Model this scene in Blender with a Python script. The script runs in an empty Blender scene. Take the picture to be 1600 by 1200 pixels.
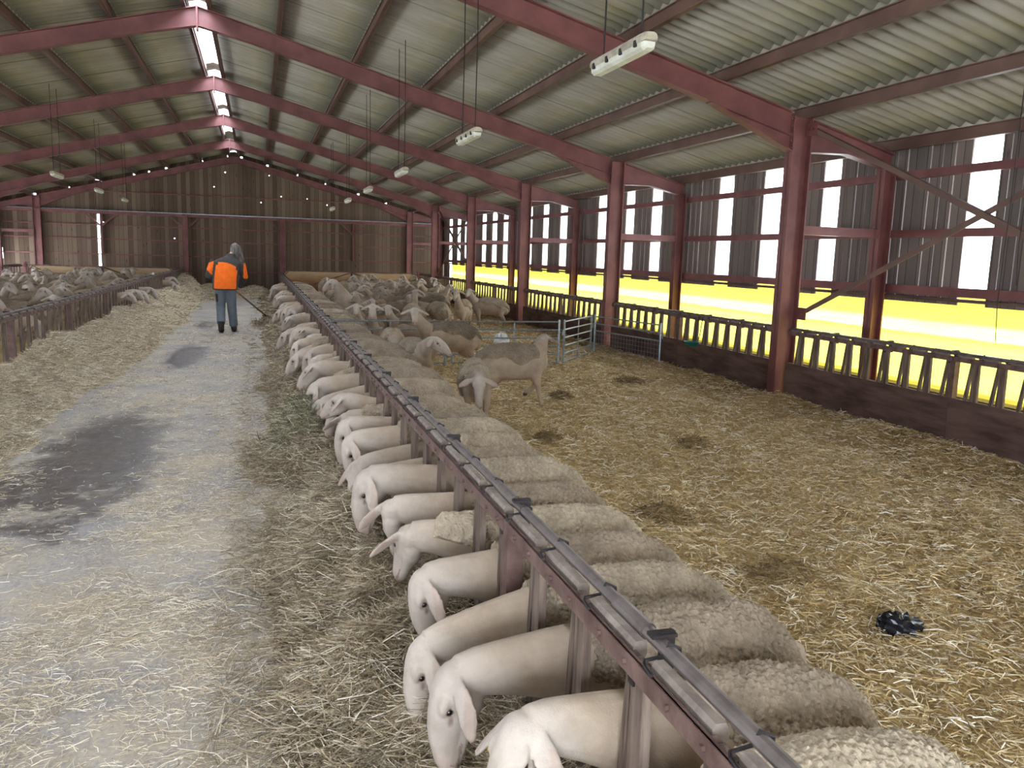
import bpy, math, random
import numpy as np
from mathutils import Vector, Matrix, Quaternion

rng = np.random.default_rng(7)
random.seed(7)
SC = bpy.context.scene
COL = SC.collection

# ------------------------------------------------------------------ camera
CAM_F, CAM_YAW, CAM_PITCH, CAM_ROLL, CAM_H = 1285.35, 0.30198, 0.15350, 0.03021, 1.6506
_cy, _sy = math.cos(CAM_YAW), math.sin(CAM_YAW)
_fwd = Vector((_sy * math.cos(CAM_PITCH), _cy * math.cos(CAM_PITCH), -math.sin(CAM_PITCH)))
_right = Vector((_cy, -_sy, 0.0))
_up = _right.cross(_fwd)
_c, _s = math.cos(CAM_ROLL), math.sin(CAM_ROLL)
_r2 = _right * _c + _up * _s
_u2 = _up * _c - _right * _s
cam_data = bpy.data.cameras.new('camera')
cam_data.sensor_fit = 'HORIZONTAL'
cam_data.sensor_width = 36.0
cam_data.lens = CAM_F / 1600.0 * 36.0
cam_data.clip_start = 0.02
cam_data.clip_end = 400.0
cam = bpy.data.objects.new('camera', cam_data)
COL.objects.link(cam)
cam.matrix_world = Matrix(((_r2.x, _u2.x, -_fwd.x, 0.0), (_r2.y, _u2.y, -_fwd.y, 0.0),
                           (_r2.z, _u2.z, -_fwd.z, CAM_H), (0, 0, 0, 1)))
SC.camera = cam

# ------------------------------------------------------------------ world, light, exposure
SKY_HORIZON, SKY_ZENITH = 0.45, 2.6
world = bpy.data.worlds.new('overcast_sky')
SC.world = world
world.use_nodes = True
_bg = world.node_tree.nodes['Background']
_bg.inputs['Color'].default_value = (0.765, 0.86, 1.0, 1.0)
_bg.inputs['Strength'].default_value = 1.0
# overcast sky: brightest overhead, paler towards the horizon
_wt = world.node_tree
_tc = _wt.nodes.new('ShaderNodeTexCoord')
_sx = _wt.nodes.new('ShaderNodeSeparateXYZ')
_wt.links.new(_tc.outputs['Generated'], _sx.inputs[0])
_mr = _wt.nodes.new('ShaderNodeMapRange')
_mr.inputs['From Min'].default_value = 0.0
_mr.inputs['From Max'].default_value = 1.0
_mr.inputs['To Min'].default_value = SKY_HORIZON
_mr.inputs['To Max'].default_value = SKY_ZENITH
_wt.links.new(_sx.outputs[2], _mr.inputs['Value'])
_wt.links.new(_mr.outputs['Result'], _bg.inputs['Strength'])
SC.view_settings.view_transform = 'Standard'
SC.view_settings.look = 'None'
SC.view_settings.gamma = 1.0
SC.view_settings.use_curve_mapping = False
SC.view_settings.exposure = 4.35
SC.cycles.use_denoising = True
SC.cycles.diffuse_bounces = 5
SC.cycles.glossy_bounces = 2
SC.cycles.transparent_max_bounces = 8
SC.cycles.max_bounces = 8

# ------------------------------------------------------------------ barn dimensions (metres)
FY0, FS = 8.25, 5.0                      # first frame in view, frame spacing
XR, XC, XW = -0.76, 5.86, 7.12           # ridge, inner column line, outer wall post
XCL, XWL = 2 * XR - XC, 2 * XR - XW
YB = FY0 + 5 * FS                        # gable frame
Y_FRONT = -4.6
ZR, SL = 5.21, 0.262                     # sheet height at the ridge, roof slope


def zs(x):
    return ZR - SL * abs(x - XR)


# ------------------------------------------------------------------ helpers
class MB:
    """collects shapes that become ONE mesh object"""

    def __init__(self):
        self.v = []
        self.f = []
        self.m = []

    def add(self, vs, fs, mi=0):
        o = len(self.v)
        self.v += [tuple(v) for v in vs]
        self.f += [tuple(i + o for i in f) for f in fs]
        self.m += [mi] * len(fs)

    def box(self, x0, x1, y0, y1, z0, z1, mi=0):
        self.add([(x0, y0, z0), (x1, y0, z0), (x1, y1, z0), (x0, y1, z0), (x0, y0, z1), (x1, y0, z1), (x1, y1, z1), (x0, y1, z1)],
                 [(0, 3, 2, 1), (4, 5, 6, 7), (0, 1, 5, 4), (1, 2, 6, 5), (2, 3, 7, 6), (3, 0, 4, 7)], mi)

    def bar(self, a, b, w, h, up=(0, 0, 1), mi=0):
        """box of section w x h along a-b"""
        a, b = Vector(a), Vector(b)
        d = (b - a).normalized()
        u = Vector(up)
        s = d.cross(u)
        if s.length < 1e-5:
            s = d.cross(Vector((1, 0, 0)))
        s.normalize()
        t = s.cross(d).normalized()
        vs = []
        for p in (a, b):
            for i, j in ((-1, -1), (1, -1), (1, 1), (-1, 1)):
                vs.append(p + s * (i * w / 2) + t * (j * h / 2))
        self.add(vs, [(0, 3, 2, 1), (4, 5, 6, 7), (0, 1, 5, 4), (1, 2, 6, 5), (2, 3, 7, 6), (3, 0, 4, 7)], mi)

    def tube(self, pts, r, n=8, mi=0, cap=True):
        pts = [Vector(p) for p in pts]
        rs = r if isinstance(r, (list, tuple)) else [r] * len(pts)
        d0 = (pts[1] - pts[0]).normalized()
        s = d0.cross(Vector((0, 0, 1)))
        if s.length < 1e-4:
            s = d0.cross(Vector((1, 0, 0)))
        s.normalize()
        vs = []
        for i, p in enumerate(pts):
            d = (pts[min(i + 1, len(pts) - 1)] - pts[max(i - 1, 0)]).normalized()
            s = (s - d * s.dot(d)).normalized()
            t = d.cross(s)
            for k in range(n):
                a = 2 * math.pi * k / n
                vs.append(p + (s * math.cos(a) + t * math.sin(a)) * rs[i])
        fs = []
        for i in range(len(pts) - 1):
            for k in range(n):
                k2 = (k + 1) % n
                fs.append((i * n + k, i * n + k2, (i + 1) * n + k2, (i + 1) * n + k))
        if cap:
            fs.append(tuple(range(n - 1, -1, -1)))
            fs.append(tuple((len(pts) - 1) * n + k for k in range(n)))
        self.add(vs, fs, mi)

    def prism(self, poly, axis, a, b, mi=0):
        """poly: 2D outline extruded along axis ('x','y','z') from a to b"""
        n = len(poly)
        vs = []
        for t in (a, b):
            for p in poly:
                vs.append({'x': (t, p[0], p[1]), 'y': (p[0], t, p[1]), 'z': (p[0], p[1], t)}[axis])
        fs = [tuple(range(n)), tuple(range(2 * n - 1, n - 1, -1))]
        for i in range(n):
            j = (i + 1) % n
            fs.append((i, i + n, j + n, j))
        self.add(vs, fs, mi)

    def loft(self, rings, mi=0):
        """rings: list of equal-length closed loops; capped ends"""
        n = len(rings[0])
        vs = [v for r in rings for v in r]
        fs = []
        for i in range(len(rings) - 1):
            for k in range(n):
                k2 = (k + 1) % n
                fs.append((i * n + k, i * n + k2, (i + 1) * n + k2, (i + 1) * n + k))
        fs.append(tuple(range(n - 1, -1, -1)))
        fs.append(tuple((len(rings) - 1) * n + k for k in range(n)))
        self.add(vs, fs, mi)

    def mesh(self, name, mats=(), smooth=False):
        me = bpy.data.meshes.new(name)
        me.from_pydata(self.v, [], self.f)
        for m in mats:
            me.materials.append(m)
        if len(mats) > 1:
            me.polygons.foreach_set('material_index', self.m)
        if smooth:
            me.polygons.foreach_set('use_smooth', [True] * len(me.polygons))
        me.update()
        return me

    def build(self, name, mats, parent=None, smooth=False, bevel=0.0):
        if not isinstance(mats, (list, tuple)):
            mats = [mats]
        o = bpy.data.objects.new(name, self.mesh(name, mats, smooth))
        COL.objects.link(o)
        if parent:
            o.parent = parent
        if bevel:
            b = o.modifiers.new('bevel', 'BEVEL')
            b.width = bevel
            b.segments = 2
            b.limit_method = 'ANGLE'
        return o


def np_mesh(name, V, F, mats, smooth=True, attrs=None, cols=None):
    """fast mesh from arrays; F is (n,4)"""
    me = bpy.data.meshes.new(name)
    V = np.asarray(V, np.float32)
    F = np.asarray(F, np.int32)
    me.vertices.add(len(V))
    me.vertices.foreach_set('co', V.ravel())
    me.loops.add(F.size)
    me.loops.foreach_set('vertex_index', F.ravel())
    me.polygons.add(len(F))
    me.polygons.foreach_set('loop_start', np.arange(0, F.size, F.shape[1], dtype=np.int32))
    me.polygons.foreach_set('use_smooth', np.full(len(F), smooth))
    for m in mats:
        me.materials.append(m)
    me.update(calc_edges=True)
    me.validate()
    for k, a in (attrs or {}).items():
        at = me.attributes.new(k, 'FLOAT', 'POINT')
        at.data.foreach_set('value', np.asarray(a, np.float32))
    for k, a in (cols or {}).items():
        at = me.attributes.new(k, 'FLOAT_COLOR', 'POINT')
        at.data.foreach_set('color', np.asarray(a, np.float32).ravel())
    return me


def link(name, me, parent=None):
    o = bpy.data.objects.new(name, me)
    COL.objects.link(o)
    if parent:
        o.parent = parent
    return o


def thing(name, label, cat, loc=(0, 0, 0), rz=0.0, group=None):
    o = bpy.data.objects.new(name, None)
    COL.objects.link(o)
    o.empty_display_size = 0.1
    o.location = loc
    o.rotation_euler = (0, 0, rz)
    return tag(o, label, cat, group)


def tag(o, label, cat, group=None, kind=None):
    if label:
        o['label'] = label
    if cat:
        o['category'] = cat
    if group:
        o['group'] = group
    if kind:
        o['kind'] = kind
    return o


def struct(o):
    o['kind'] = 'structure'
    return o


ORD = ['zeroth', 'first', 'second', 'third', 'fourth', 'fifth', 'sixth', 'seventh', 'eighth', 'ninth', 'tenth', 'eleventh', 'twelfth',
       'thirteenth', 'fourteenth', 'fifteenth', 'sixteenth', 'seventeenth', 'eighteenth', 'nineteenth']
TENS = {2: ('twenty', 'twentieth'), 3: ('thirty', 'thirtieth'), 4: ('forty', 'fortieth'), 5: ('fifty', 'fiftieth'), 6: ('sixty', 'sixtieth'),
        7: ('seventy', 'seventieth'), 8: ('eighty', 'eightieth')}


def ordinal(n):
    if n < 20:
        return ORD[n]
    t, u = divmod(n, 10)
    return TENS[t][1] if u == 0 else TENS[t][0] + '-' + ORD[u]


# ------------------------------------------------------------------ materials
def lin(r, g, b):
    def c(u):
        u /= 255.0
        return u / 12.92 if u <= 0.04045 else ((u + 0.055) / 1.055) ** 2.4
    return (c(r), c(g), c(b), 1.0)


class NT:
    def __init__(self, name):
        self.mat = bpy.data.materials.new(name)
        self.mat.use_nodes = True
        self.t = self.mat.node_tree
        self.bsdf = self.t.nodes['Principled BSDF']
        self.out = self.t.nodes['Material Output']

    def n(self, typ, **kw):
        nd = self.t.nodes.new(typ)
        for k, v in kw.items():
            if k.startswith('i_'):
                key = k[2:].replace('_', ' ')
                nd.inputs[int(key) if key.isdigit() else key].default_value = v
            else:
                setattr(nd, k, v)
        return nd

    def l(self, a, b):
        self.t.links.new(a, b)

    def coord(self, kind='Object', scale=(1, 1, 1), rot=(0, 0, 0)):
        tc = self.n('ShaderNodeTexCoord')
        mp = self.n('ShaderNodeMapping')
        mp.inputs['Scale'].default_value = scale
        mp.inputs['Rotation'].default_value = rot
        self.l(tc.outputs[kind], mp.inputs['Vector'])
        return mp.outputs['Vector']

    def noise(self, vec, scale, detail=4, rough=0.55):
        nd = self.n('ShaderNodeTexNoise')
        nd.inputs['Scale'].default_value = scale
        nd.inputs['Detail'].default_value = detail
        nd.inputs['Roughness'].default_value = rough
        if vec is not None:
            self.l(vec, nd.inputs['Vector'])
        return nd.outputs['Fac']

    def ramp(self, fac, stops):
        r = self.n('ShaderNodeValToRGB')
        e = r.color_ramp.elements
        while len(e) < len(stops):
            e.new(0.5)
        for i, (p, c) in enumerate(stops):
            e[i].position = p
            e[i].color = c if len(c) == 4 else (*c, 1)
        self.l(fac, r.inputs['Fac'])
        return r.outputs['Color']

    def mix(self, fac, a, b, mode='MIX'):
        m = self.n('ShaderNodeMix', data_type='RGBA', blend_type=mode)
        for s, i in ((fac, 0), (a, 6), (b, 7)):
            if hasattr(s, 'node'):
                self.l(s, m.inputs[i])
            else:
                m.inputs[i].default_value = s
        return m.outputs[2]

    def math(self, op, a, b=None, clamp=False):
        m = self.n('ShaderNodeMath', operation=op, use_clamp=clamp)
        for i, s in enumerate((a, b)):
            if s is None:
                continue
            if hasattr(s, 'node'):
                self.l(s, m.inputs[i])
            else:
                m.inputs[i].default_value = s
        return m.outputs[0]

    def bump(self, h, strength=0.3, dist=0.01):
        b = self.n('ShaderNodeBump')
        b.inputs['Strength'].default_value = strength
        b.inputs['Distance'].default_value = dist
        self.l(h, b.inputs['Height'])
        self.l(b.outputs['Normal'], self.bsdf.inputs['Normal'])

    def set(self, color=None, rough=0.6, metal=0.0, spec=0.3):
        if color is not None:
            if hasattr(color, 'node'):
                self.l(color, self.bsdf.inputs['Base Color'])
            else:
                self.bsdf.inputs['Base Color'].default_value = color
        if hasattr(rough, 'node'):
            self.l(rough, self.bsdf.inputs['Roughness'])
        else:
            self.bsdf.inputs['Roughness'].default_value = rough
        self.bsdf.inputs['Metallic'].default_value = metal
        self.bsdf.inputs['Specular IOR Level'].default_value = spec
        return self.mat


def speckled(name, c1, c2, scale=6.0, rough=0.65, metal=0.0, spec=0.3, stretch=(1, 1, 1), bump=0.0, bscale=60.0):
    t = NT(name)
    v = t.coord('Object', stretch)
    t.set(t.ramp(t.noise(v, scale, 5), [(0.35, c1), (0.65, c2)]), rough, metal, spec)
    if bump:
        t.bump(t.noise(v, bscale, 3), bump)
    return t.mat


M = {}
M['red_steel'] = speckled('red_oxide_steel', lin(104, 60, 60), lin(126, 77, 75), 3.0, 0.5, 0.0, 0.4)
M['purlin'] = speckled('purlin_steel', lin(92, 66, 60), lin(112, 84, 74), 2.0, 0.55)
M['rust_rail'] = speckled('worn_brown_steel', lin(86, 62, 56), lin(122, 96, 88), 9.0, 0.5, 0.2, 0.4, bump=0.15)
M['pipe'] = speckled('dull_grey_pipe', lin(98, 86, 82), lin(128, 116, 110), 12.0, 0.4, 0.35, 0.5)
M['block'] = speckled('weathered_locking_bar', lin(118, 104, 95), lin(148, 134, 122), 18.0, 0.75, bump=0.3)
M['slat'] = speckled('weathered_slat', lin(80, 64, 55), lin(124, 107, 94), 7.0, 0.75, stretch=(6, 6, 0.6), bump=0.3, bscale=20)
M['dark_wire'] = NT('dark_wire').set(lin(58, 52, 52), 0.45, 0.6)
M['galv'] = speckled('galvanised_steel', lin(140, 148, 156), lin(170, 178, 184), 20.0, 0.35, 0.7, 0.5)
M['concrete_kerb'] = speckled('dirty_kerb', lin(66, 56, 52), lin(104, 90, 82), 3.0, 0.9, bump=0.3)
M['kick_board'] = speckled('dirty_kick_board', lin(78, 58, 52), lin(112, 88, 80), 4.0, 0.85, stretch=(1, 0.5, 3), bump=0.3)
M['black'] = NT('black_plastic').set(lin(18, 19, 26), 0.25, 0.0, 0.6)
M['white_plastic'] = NT('white_plastic').set(lin(235, 238, 242), 0.5)
M['green_plastic'] = NT('green_plastic').set(lin(40, 110, 100), 0.5)
M['tag_yellow'] = NT('yellow_tag').set(lin(226, 190, 30), 0.5)
M['eye'] = NT('dark_eye').set(lin(30, 20, 18), 0.15, 0.0, 0.6)
M['cord'] = NT('dark_cord').set(lin(40, 36, 36), 0.7)
M['lamp_body'] = speckled('dusty_lamp_housing', lin(150, 140, 124), lin(186, 176, 158), 14.0, 0.7)
M['lamp_cover'] = speckled('dusty_lamp_cover', lin(196, 192, 176), lin(222, 222, 212), 8.0, 0.35)


def boards_mat(name, dark, light, axis_scale, width):
    """vertical sawn boards: per board tone, grain and knots"""
    t = NT(name)
    geo = t.n('ShaderNodeNewGeometry')
    sep = t.n('ShaderNodeSeparateXYZ')
    t.l(geo.outputs['Position'], sep.inputs[0])
    along = t.math('MULTIPLY', t.math('ADD', t.math('MULTIPLY', sep.outputs[0], axis_scale[0]), t.math('MULTIPLY', sep.outputs[1], axis_scale[1])), 1.0 / width)
    cell = t.math('FLOOR', along)
    wn = t.n('ShaderNodeTexWhiteNoise', noise_dimensions='1D')
    t.l(cell, wn.inputs['W'])
    comb = t.n('ShaderNodeCombineXYZ')
    t.l(t.math('MULTIPLY', along, 2.0), comb.inputs[0])
    t.l(t.math('MULTIPLY', sep.outputs[2], 0.45), comb.inputs[2])
    t.l(cell, comb.inputs[1])
    grain = t.noise(comb.outputs[0], 3.0, 6, 0.65)
    knot = t.n('ShaderNodeTexVoronoi')
    comb2 = t.n('ShaderNodeCombineXYZ')
    t.l(along, comb2.inputs[0])
    t.l(t.math('MULTIPLY', sep.outputs[2], 2.2), comb2.inputs[2])
    t.l(comb2.outputs[0], knot.inputs['Vector'])
    knot.inputs['Scale'].default_value = 0.8
    kf = t.ramp(knot.outputs['Distance'], [(0.06, (1, 1, 1)), (0.13, (0, 0, 0))])
    tone = t.math('ADD', t.math('MULTIPLY', wn.outputs['Value'], 0.55), t.math('MULTIPLY', grain, 0.45))
    col = t.ramp(tone, [(0.15, dark), (0.8, light)])
    col = t.mix(t.math('MULTIPLY', kf, 0.6), col, (dark[0] * 0.35, dark[1] * 0.32, dark[2] * 0.3, 1))
    fr = t.math('FRACT', along)
    gap = t.math('LESS_THAN', fr, 0.06)
    col = t.mix(t.math('MULTIPLY', gap, 0.75), col, (0.012, 0.009, 0.007, 1))
    t.set(col, 0.85)
    t.bump(grain, 0.3)
    return t.mat


M['back_boards'] = boards_mat('gable_boards', lin(84, 66, 56), lin(126, 106, 90), (1, 0), 0.155)
M['side_boards'] = boards_mat('side_wall_boards', lin(96, 86, 84), lin(128, 114, 108), (0, 1), 0.17)


def roof_mat():
    t = NT('fibre_cement_sheet')
    v = t.coord('Object', (1, 1, 1))
    n1 = t.noise(v, 1.1, 5)
    v2 = t.coord('Object', (0.6, 9, 0.6))
    n2 = t.noise(v2, 2.0, 4)
    col = t.ramp(t.math('ADD', t.math('MULTIPLY', n1, 0.5), t.math('MULTIPLY', n2, 0.5)), [(0.32, lin(134, 125, 112)), (0.66, lin(166, 157, 146))])
    # lichen and dust streaks collected just above every purlin line
    geo = t.n('ShaderNodeNewGeometry')
    sep = t.n('ShaderNodeSeparateXYZ')
    t.l(geo.outputs['Position'], sep.inputs[0])
    d = t.math('ABSOLUTE', t.math('SUBTRACT', sep.outputs[0], XR))
    ph = t.math('FRACT', t.math('DIVIDE', t.math('ADD', d, 0.02), 1.122))
    band = t.ramp(ph, [(0.45, (0, 0, 0)), (0.8, (1, 1, 1))])
    band = t.math('MULTIPLY', band, t.ramp(t.noise(v2, 1.3, 5), [(0.35, (0.2, 0.2, 0.2)), (0.7, (1, 1, 1))]))
    col = t.mix(t.math('MULTIPLY', band, 0.7), col, lin(126, 116, 66))
    band2 = t.ramp(ph, [(0.72, (0, 0, 0)), (0.97, (1, 1, 1))])
    col = t.mix(t.math('MULTIPLY', band2, 0.75), col, lin(82, 80, 72))
    # side laps of the sheets
    lap = t.math('LESS_THAN', t.math('FRACT', t.math('DIVIDE', t.math('ADD', sep.outputs[1], 0.6), 1.77)), 0.012)
    col = t.mix(t.math('MULTIPLY', lap, 0.6), col, lin(60, 58, 52))
    t.set(col, 0.85, 0, 0.2)
    return t.mat


M['roof'] = roof_mat()


def net_mat():
    """yellow windbreak net: some daylight passes straight, the rest is scattered"""
    t = NT('yellow_windbreak_net')
    geo = t.n('ShaderNodeNewGeometry')
    sep = t.n('ShaderNodeSeparateXYZ')
    t.l(geo.outputs['Position'], sep.inputs[0])
    z = sep.outputs[2]
    v = t.coord('Object', (1, 1.2, 9))
    n1 = t.noise(v, 2.6, 6, 0.7)
    v2 = t.coord('Object', (1, 14, 40))
    n2 = t.noise(v2, 2.0, 2)
    zz = t.math('ADD', z, t.math('MULTIPLY', t.math('SUBTRACT', n1, 0.5), 0.05))
    # overlap of two widths at the top, hem just under it
    opening = t.ramp(t.math('DIVIDE', zz, 1.5), [(0.0, (0.15,) * 3), (0.56, (0.13,) * 3), (0.60, (0.05,) * 3), (0.615, (0.30,) * 3), (0.69, (0.30,) * 3),
                                                (0.72, (0.06,) * 3), (0.82, (0.04,) * 3)])
    opening = t.math('MULTIPLY', opening, t.math('ADD', t.math('MULTIPLY', t.math('ADD', n1, n2), 0.5), 0.5))
    tr = t.n('ShaderNodeBsdfTransparent')
    tr.inputs['Color'].default_value = (1.0, 0.84, 0.17, 1)
    tl = t.n('ShaderNodeBsdfTranslucent')
    tl.inputs['Color'].default_value = (0.13, 0.095, 0.008, 1)
    df = t.n('ShaderNodeBsdfDiffuse')
    df.inputs['Color'].default_value = (0.5, 0.36, 0.03, 1)
    m1 = t.n('ShaderNodeMixShader')
    m1.inputs[0].default_value = 0.4
    t.l(tl.outputs[0], m1.inputs[1])
    t.l(df.outputs[0], m1.inputs[2])
    m2 = t.n('ShaderNodeMixShader')
    t.l(opening, m2.inputs[0])
    t.l(m1.outputs[0], m2.inputs[1])
    t.l(tr.outputs[0], m2.inputs[2])
    t.l(m2.outputs[0], t.out.inputs['Surface'])
    return t.mat


M['net'] = net_mat()


def blade_mat(name, stops, rough=0.55):
    t = NT(name)
    a = t.n('ShaderNodeAttribute', attribute_name='tone')
    t.set(t.ramp(a.outputs['Fac'], stops), rough, 0, 0.35)
    return t.mat


M['straw'] = blade_mat('straw_stems', [(0.0, lin(130, 102, 62)), (0.35, lin(188, 158, 104)), (0.7, lin(220, 197, 150)), (0.97, lin(246, 240, 222))])
M['hay'] = blade_mat('hay_stems', [(0.0, lin(96, 82, 62)), (0.4, lin(142, 124, 96)), (0.75, lin(178, 160, 130)), (0.97, lin(218, 208, 188))])
M['hay_pale'] = blade_mat('pale_hay_stems', [(0.0, lin(144, 126, 100)), (0.4, lin(194, 177, 146)), (0.75, lin(218, 204, 176)), (0.97, lin(238, 230, 214))])


def litter_mat(name, stops, scale=30.0, big=1.2):
    t = NT(name)
    v = t.coord('Object')
    a = t.noise(v, scale, 6, 0.7)
    b = t.noise(v, big, 4)
    c = t.n('ShaderNodeTexVoronoi')
    t.l(v, c.inputs['Vector'])
    c.inputs['Scale'].default_value = scale * 1.6
    s = t.math('ADD', t.math('ADD', t.math('MULTIPLY', a, 0.5), t.math('MULTIPLY', b, 0.35)), t.math('MULTIPLY', c.outputs['Distance'], 0.25))
    t.set(t.ramp(s, stops), 0.9, 0, 0.15)
    t.bump(a, 0.7, 0.03)
    return t.mat


M['straw_bed'] = litter_mat('straw_bedding', [(0.3, lin(102, 80, 50)), (0.5, lin(160, 133, 86)), (0.72, lin(204, 180, 130))], 34)
M['hay_bed'] = litter_mat('hay_bed', [(0.3, lin(76, 64, 48)), (0.5, lin(120, 104, 80)), (0.72, lin(158, 140, 112))], 34)
M['hay_bed_pale'] = litter_mat('pale_hay_bed', [(0.3, lin(132, 116, 92)), (0.5, lin(180, 163, 134)), (0.72, lin(212, 197, 168))], 34)


def corridor_mat():
    t = NT('feed_passage_concrete')
    v = t.coord('Object')
    geo = t.n('ShaderNodeNewGeometry')
    sep = t.n('ShaderNodeSeparateXYZ')
    t.l(geo.outputs['Position'], sep.inputs[0])
    x, y = sep.outputs[0], sep.outputs[1]
    fine = t.noise(v, 45, 5, 0.7)
    mid = t.noise(v, 3.0, 5)
    conc = t.ramp(t.math('ADD', t.math('MULTIPLY', fine, 0.5), t.math('MULTIPLY', mid, 0.5)), [(0.35, lin(128, 122, 120)), (0.65, lin(160, 154, 150))])
    # trodden chaff: everywhere but a bare lane on the near left
    chaff = t.ramp(t.math('ADD', t.math('MULTIPLY', fine, 0.55), t.math('MULTIPLY', t.noise(v, 1.4, 6, 0.65), 0.6)), [(0.48, (0, 0, 0)), (0.68, (1, 1, 1))])
    col = t.mix(t.math('MULTIPLY', chaff, 0.8), conc, lin(184, 168, 142))

    def spot(cx, cy, rx, ry, w=0.55):
        dx = t.math('DIVIDE', t.math('SUBTRACT', x, cx), rx)
        dy = t.math('DIVIDE', t.math('SUBTRACT', y, cy), ry)
        r = t.math('SQRT', t.math('ADD', t.math('MULTIPLY', dx, dx), t.math('MULTIPLY', dy, dy)))
        r = t.math('ADD', r, t.math('MULTIPLY', t.math('SUBTRACT', t.noise(v, 3.2, 8, 0.72), 0.5), 2.3))
        return t.ramp(r, [(0.62, (1, 1, 1)), (0.95, (0, 0, 0))])
    wet = spot(-1.22, 7.0, 0.60, 2.4)
    wet = t.math('MAXIMUM', wet, spot(-1.05, 13.4, 0.36, 1.8))
    wet = t.math('MAXIMUM', wet, spot(-1.0, 19.0, 0.30, 1.2))
    wet = t.math('MAXIMUM', wet, spot(-1.7, 5.9, 0.35, 0.9))
    wcol = t.ramp(t.noise(v, 9.0, 8, 0.78), [(0.35, lin(50, 38, 31)), (0.5, lin(84, 74, 69)), (0.66, lin(110, 105, 106))])
    col = t.mix(t.math('MULTIPLY', wet, 0.9), col, wcol)
    rough = t.math('SUBTRACT', 0.85, t.math('MULTIPLY', wet, 0.48))
    t.set(col, rough, 0, 0.45)
    t.bump(fine, 0.25, 0.01)
    return t.mat


M['corridor'] = corridor_mat()
M['outside'] = speckled('pale_yard', lin(170, 172, 160), lin(196, 196, 186), 0.6, 0.95)
M['plywood'] = None


def plywood_mat():
    t = NT('stained_plywood')
    geo = t.n('ShaderNodeNewGeometry')
    sep = t.n('ShaderNodeSeparateXYZ')
    t.l(geo.outputs['Position'], sep.inputs[0])
    v = t.coord('Object', (1, 1, 5))
    n = t.noise(v, 1.5, 5)
    h = t.math('ADD', t.math('DIVIDE', sep.outputs[2], 1.0), t.math('MULTIPLY', t.math('SUBTRACT', n, 0.5), 0.5))
    t.set(t.ramp(h, [(0.25, lin(118, 76, 52)), (0.55, lin(152, 112, 78)), (0.75, lin(190, 160, 122)), (0.95, lin(206, 180, 144))]), 0.7)
    return t.mat


M['plywood'] = plywood_mat()


def skin_mat():
    t = NT('sheep_skin_and_short_hair')
    a = t.n('ShaderNodeAttribute', attribute_name='skin')
    v = t.coord('Object')
    n = t.noise(v, 7.0, 5, 0.65)
    fine = t.noise(v, 160.0, 2)
    info = t.n('ShaderNodeObjectInfo')
    tint = t.ramp(info.outputs['Random'], [(0.0, (0.86, 0.84, 0.82)), (1.0, (1.06, 1.04, 1.0))])
    c = t.mix(1.0, a.outputs['Color'], t.ramp(n, [(0.35, (0.82, 0.80, 0.77)), (0.6, (1.05, 1.04, 1.03))]), 'MULTIPLY')
    c = t.mix(1.0, c, tint, 'MULTIPLY')
    t.set(c, 0.75, 0, 0.2)
    t.bump(t.math('ADD', fine, t.math('MULTIPLY', n, 0.6)), 0.22, 0.006)
    return t.mat


def fleece_mat():
    t = NT('sheep_fleece')
    a = t.n('ShaderNodeAttribute', attribute_name='fleece')
    v = t.coord('Object')
    info = t.n('ShaderNodeObjectInfo')
    base = t.ramp(info.outputs['Random'], [(0.0, lin(142, 126, 109)), (0.4, lin(170, 153, 132)), (0.8, lin(190, 174, 150)), (1.0, lin(154, 139, 121))])
    n = t.noise(v, 6.0, 5, 0.6)
    c = t.mix(1.0, base, t.ramp(n, [(0.35, (0.72, 0.70, 0.68)), (0.62, (1.08, 1.06, 1.04))]), 'MULTIPLY')
    c = t.mix(1.0, c, a.outputs['Color'], 'MULTIPLY')
    t.set(c, 0.95, 0, 0.1)
    vo = t.n('ShaderNodeTexVoronoi')
    t.l(v, vo.inputs['Vector'])
    vo.inputs['Scale'].default_value = 75.0
    t.bump(t.math('ADD', t.noise(v, 120.0, 3), t.math('MULTIPLY', vo.outputs['Distance'], -1.2)), 0.8, 0.008)
    return t.mat


M['skin'] = skin_mat()
M['fleece'] = fleece_mat()


# ------------------------------------------------------------------ numeric noise
def _hash3(i, j, k, s=0):
    h = (i * 73856093) ^ (j * 19349663) ^ (k * 83492791) ^ (s * 2654435761)
    h = (h ^ (h >> 13)) * 1274126177
    h &= 0xffffffff
    h = (h ^ (h >> 16)) & 0xffffff
    return h / float(0xffffff)


def worley(P, cell):
    Q = P / cell
    I = np.floor(Q).astype(np.int64)
    best = np.full(len(P), 9.0)
    for di in (-1, 0, 1):
        for dj in (-1, 0, 1):
            for dk in (-1, 0, 1):
                J = I + np.array([di, dj, dk])
                c = J + np.stack([_hash3(J[:, 0], J[:, 1], J[:, 2], q) for q in (1, 2, 3)], 1)
                best = np.minimum(best, ((Q - c) ** 2).sum(1))
    return np.sqrt(best)


def vnoise(P, cell):
    Q = P / cell
    I = np.floor(Q).astype(np.int64)
    f = Q - I
    f = f * f * (3 - 2 * f)
    r = 0
    for di in (0, 1):
        for dj in (0, 1):
            for dk in (0, 1):
                w = (f[:, 0] if di else 1 - f[:, 0]) * (f[:, 1] if dj else 1 - f[:, 1]) * (f[:, 2] if dk else 1 - f[:, 2])
                r = r + w * _hash3(I[:, 0] + di, I[:, 1] + dj, I[:, 2] + dk, 5)
    return r


def vn2(x, y, cell, s=0.0):
    return vnoise(np.stack([np.asarray(x, float), np.asarray(y, float), np.full(np.shape(x), 0.37 + s)], 1), cell)


# ================================================================== SETTING
PITCH = 1.122
PURLIN_D = 0.13

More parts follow.
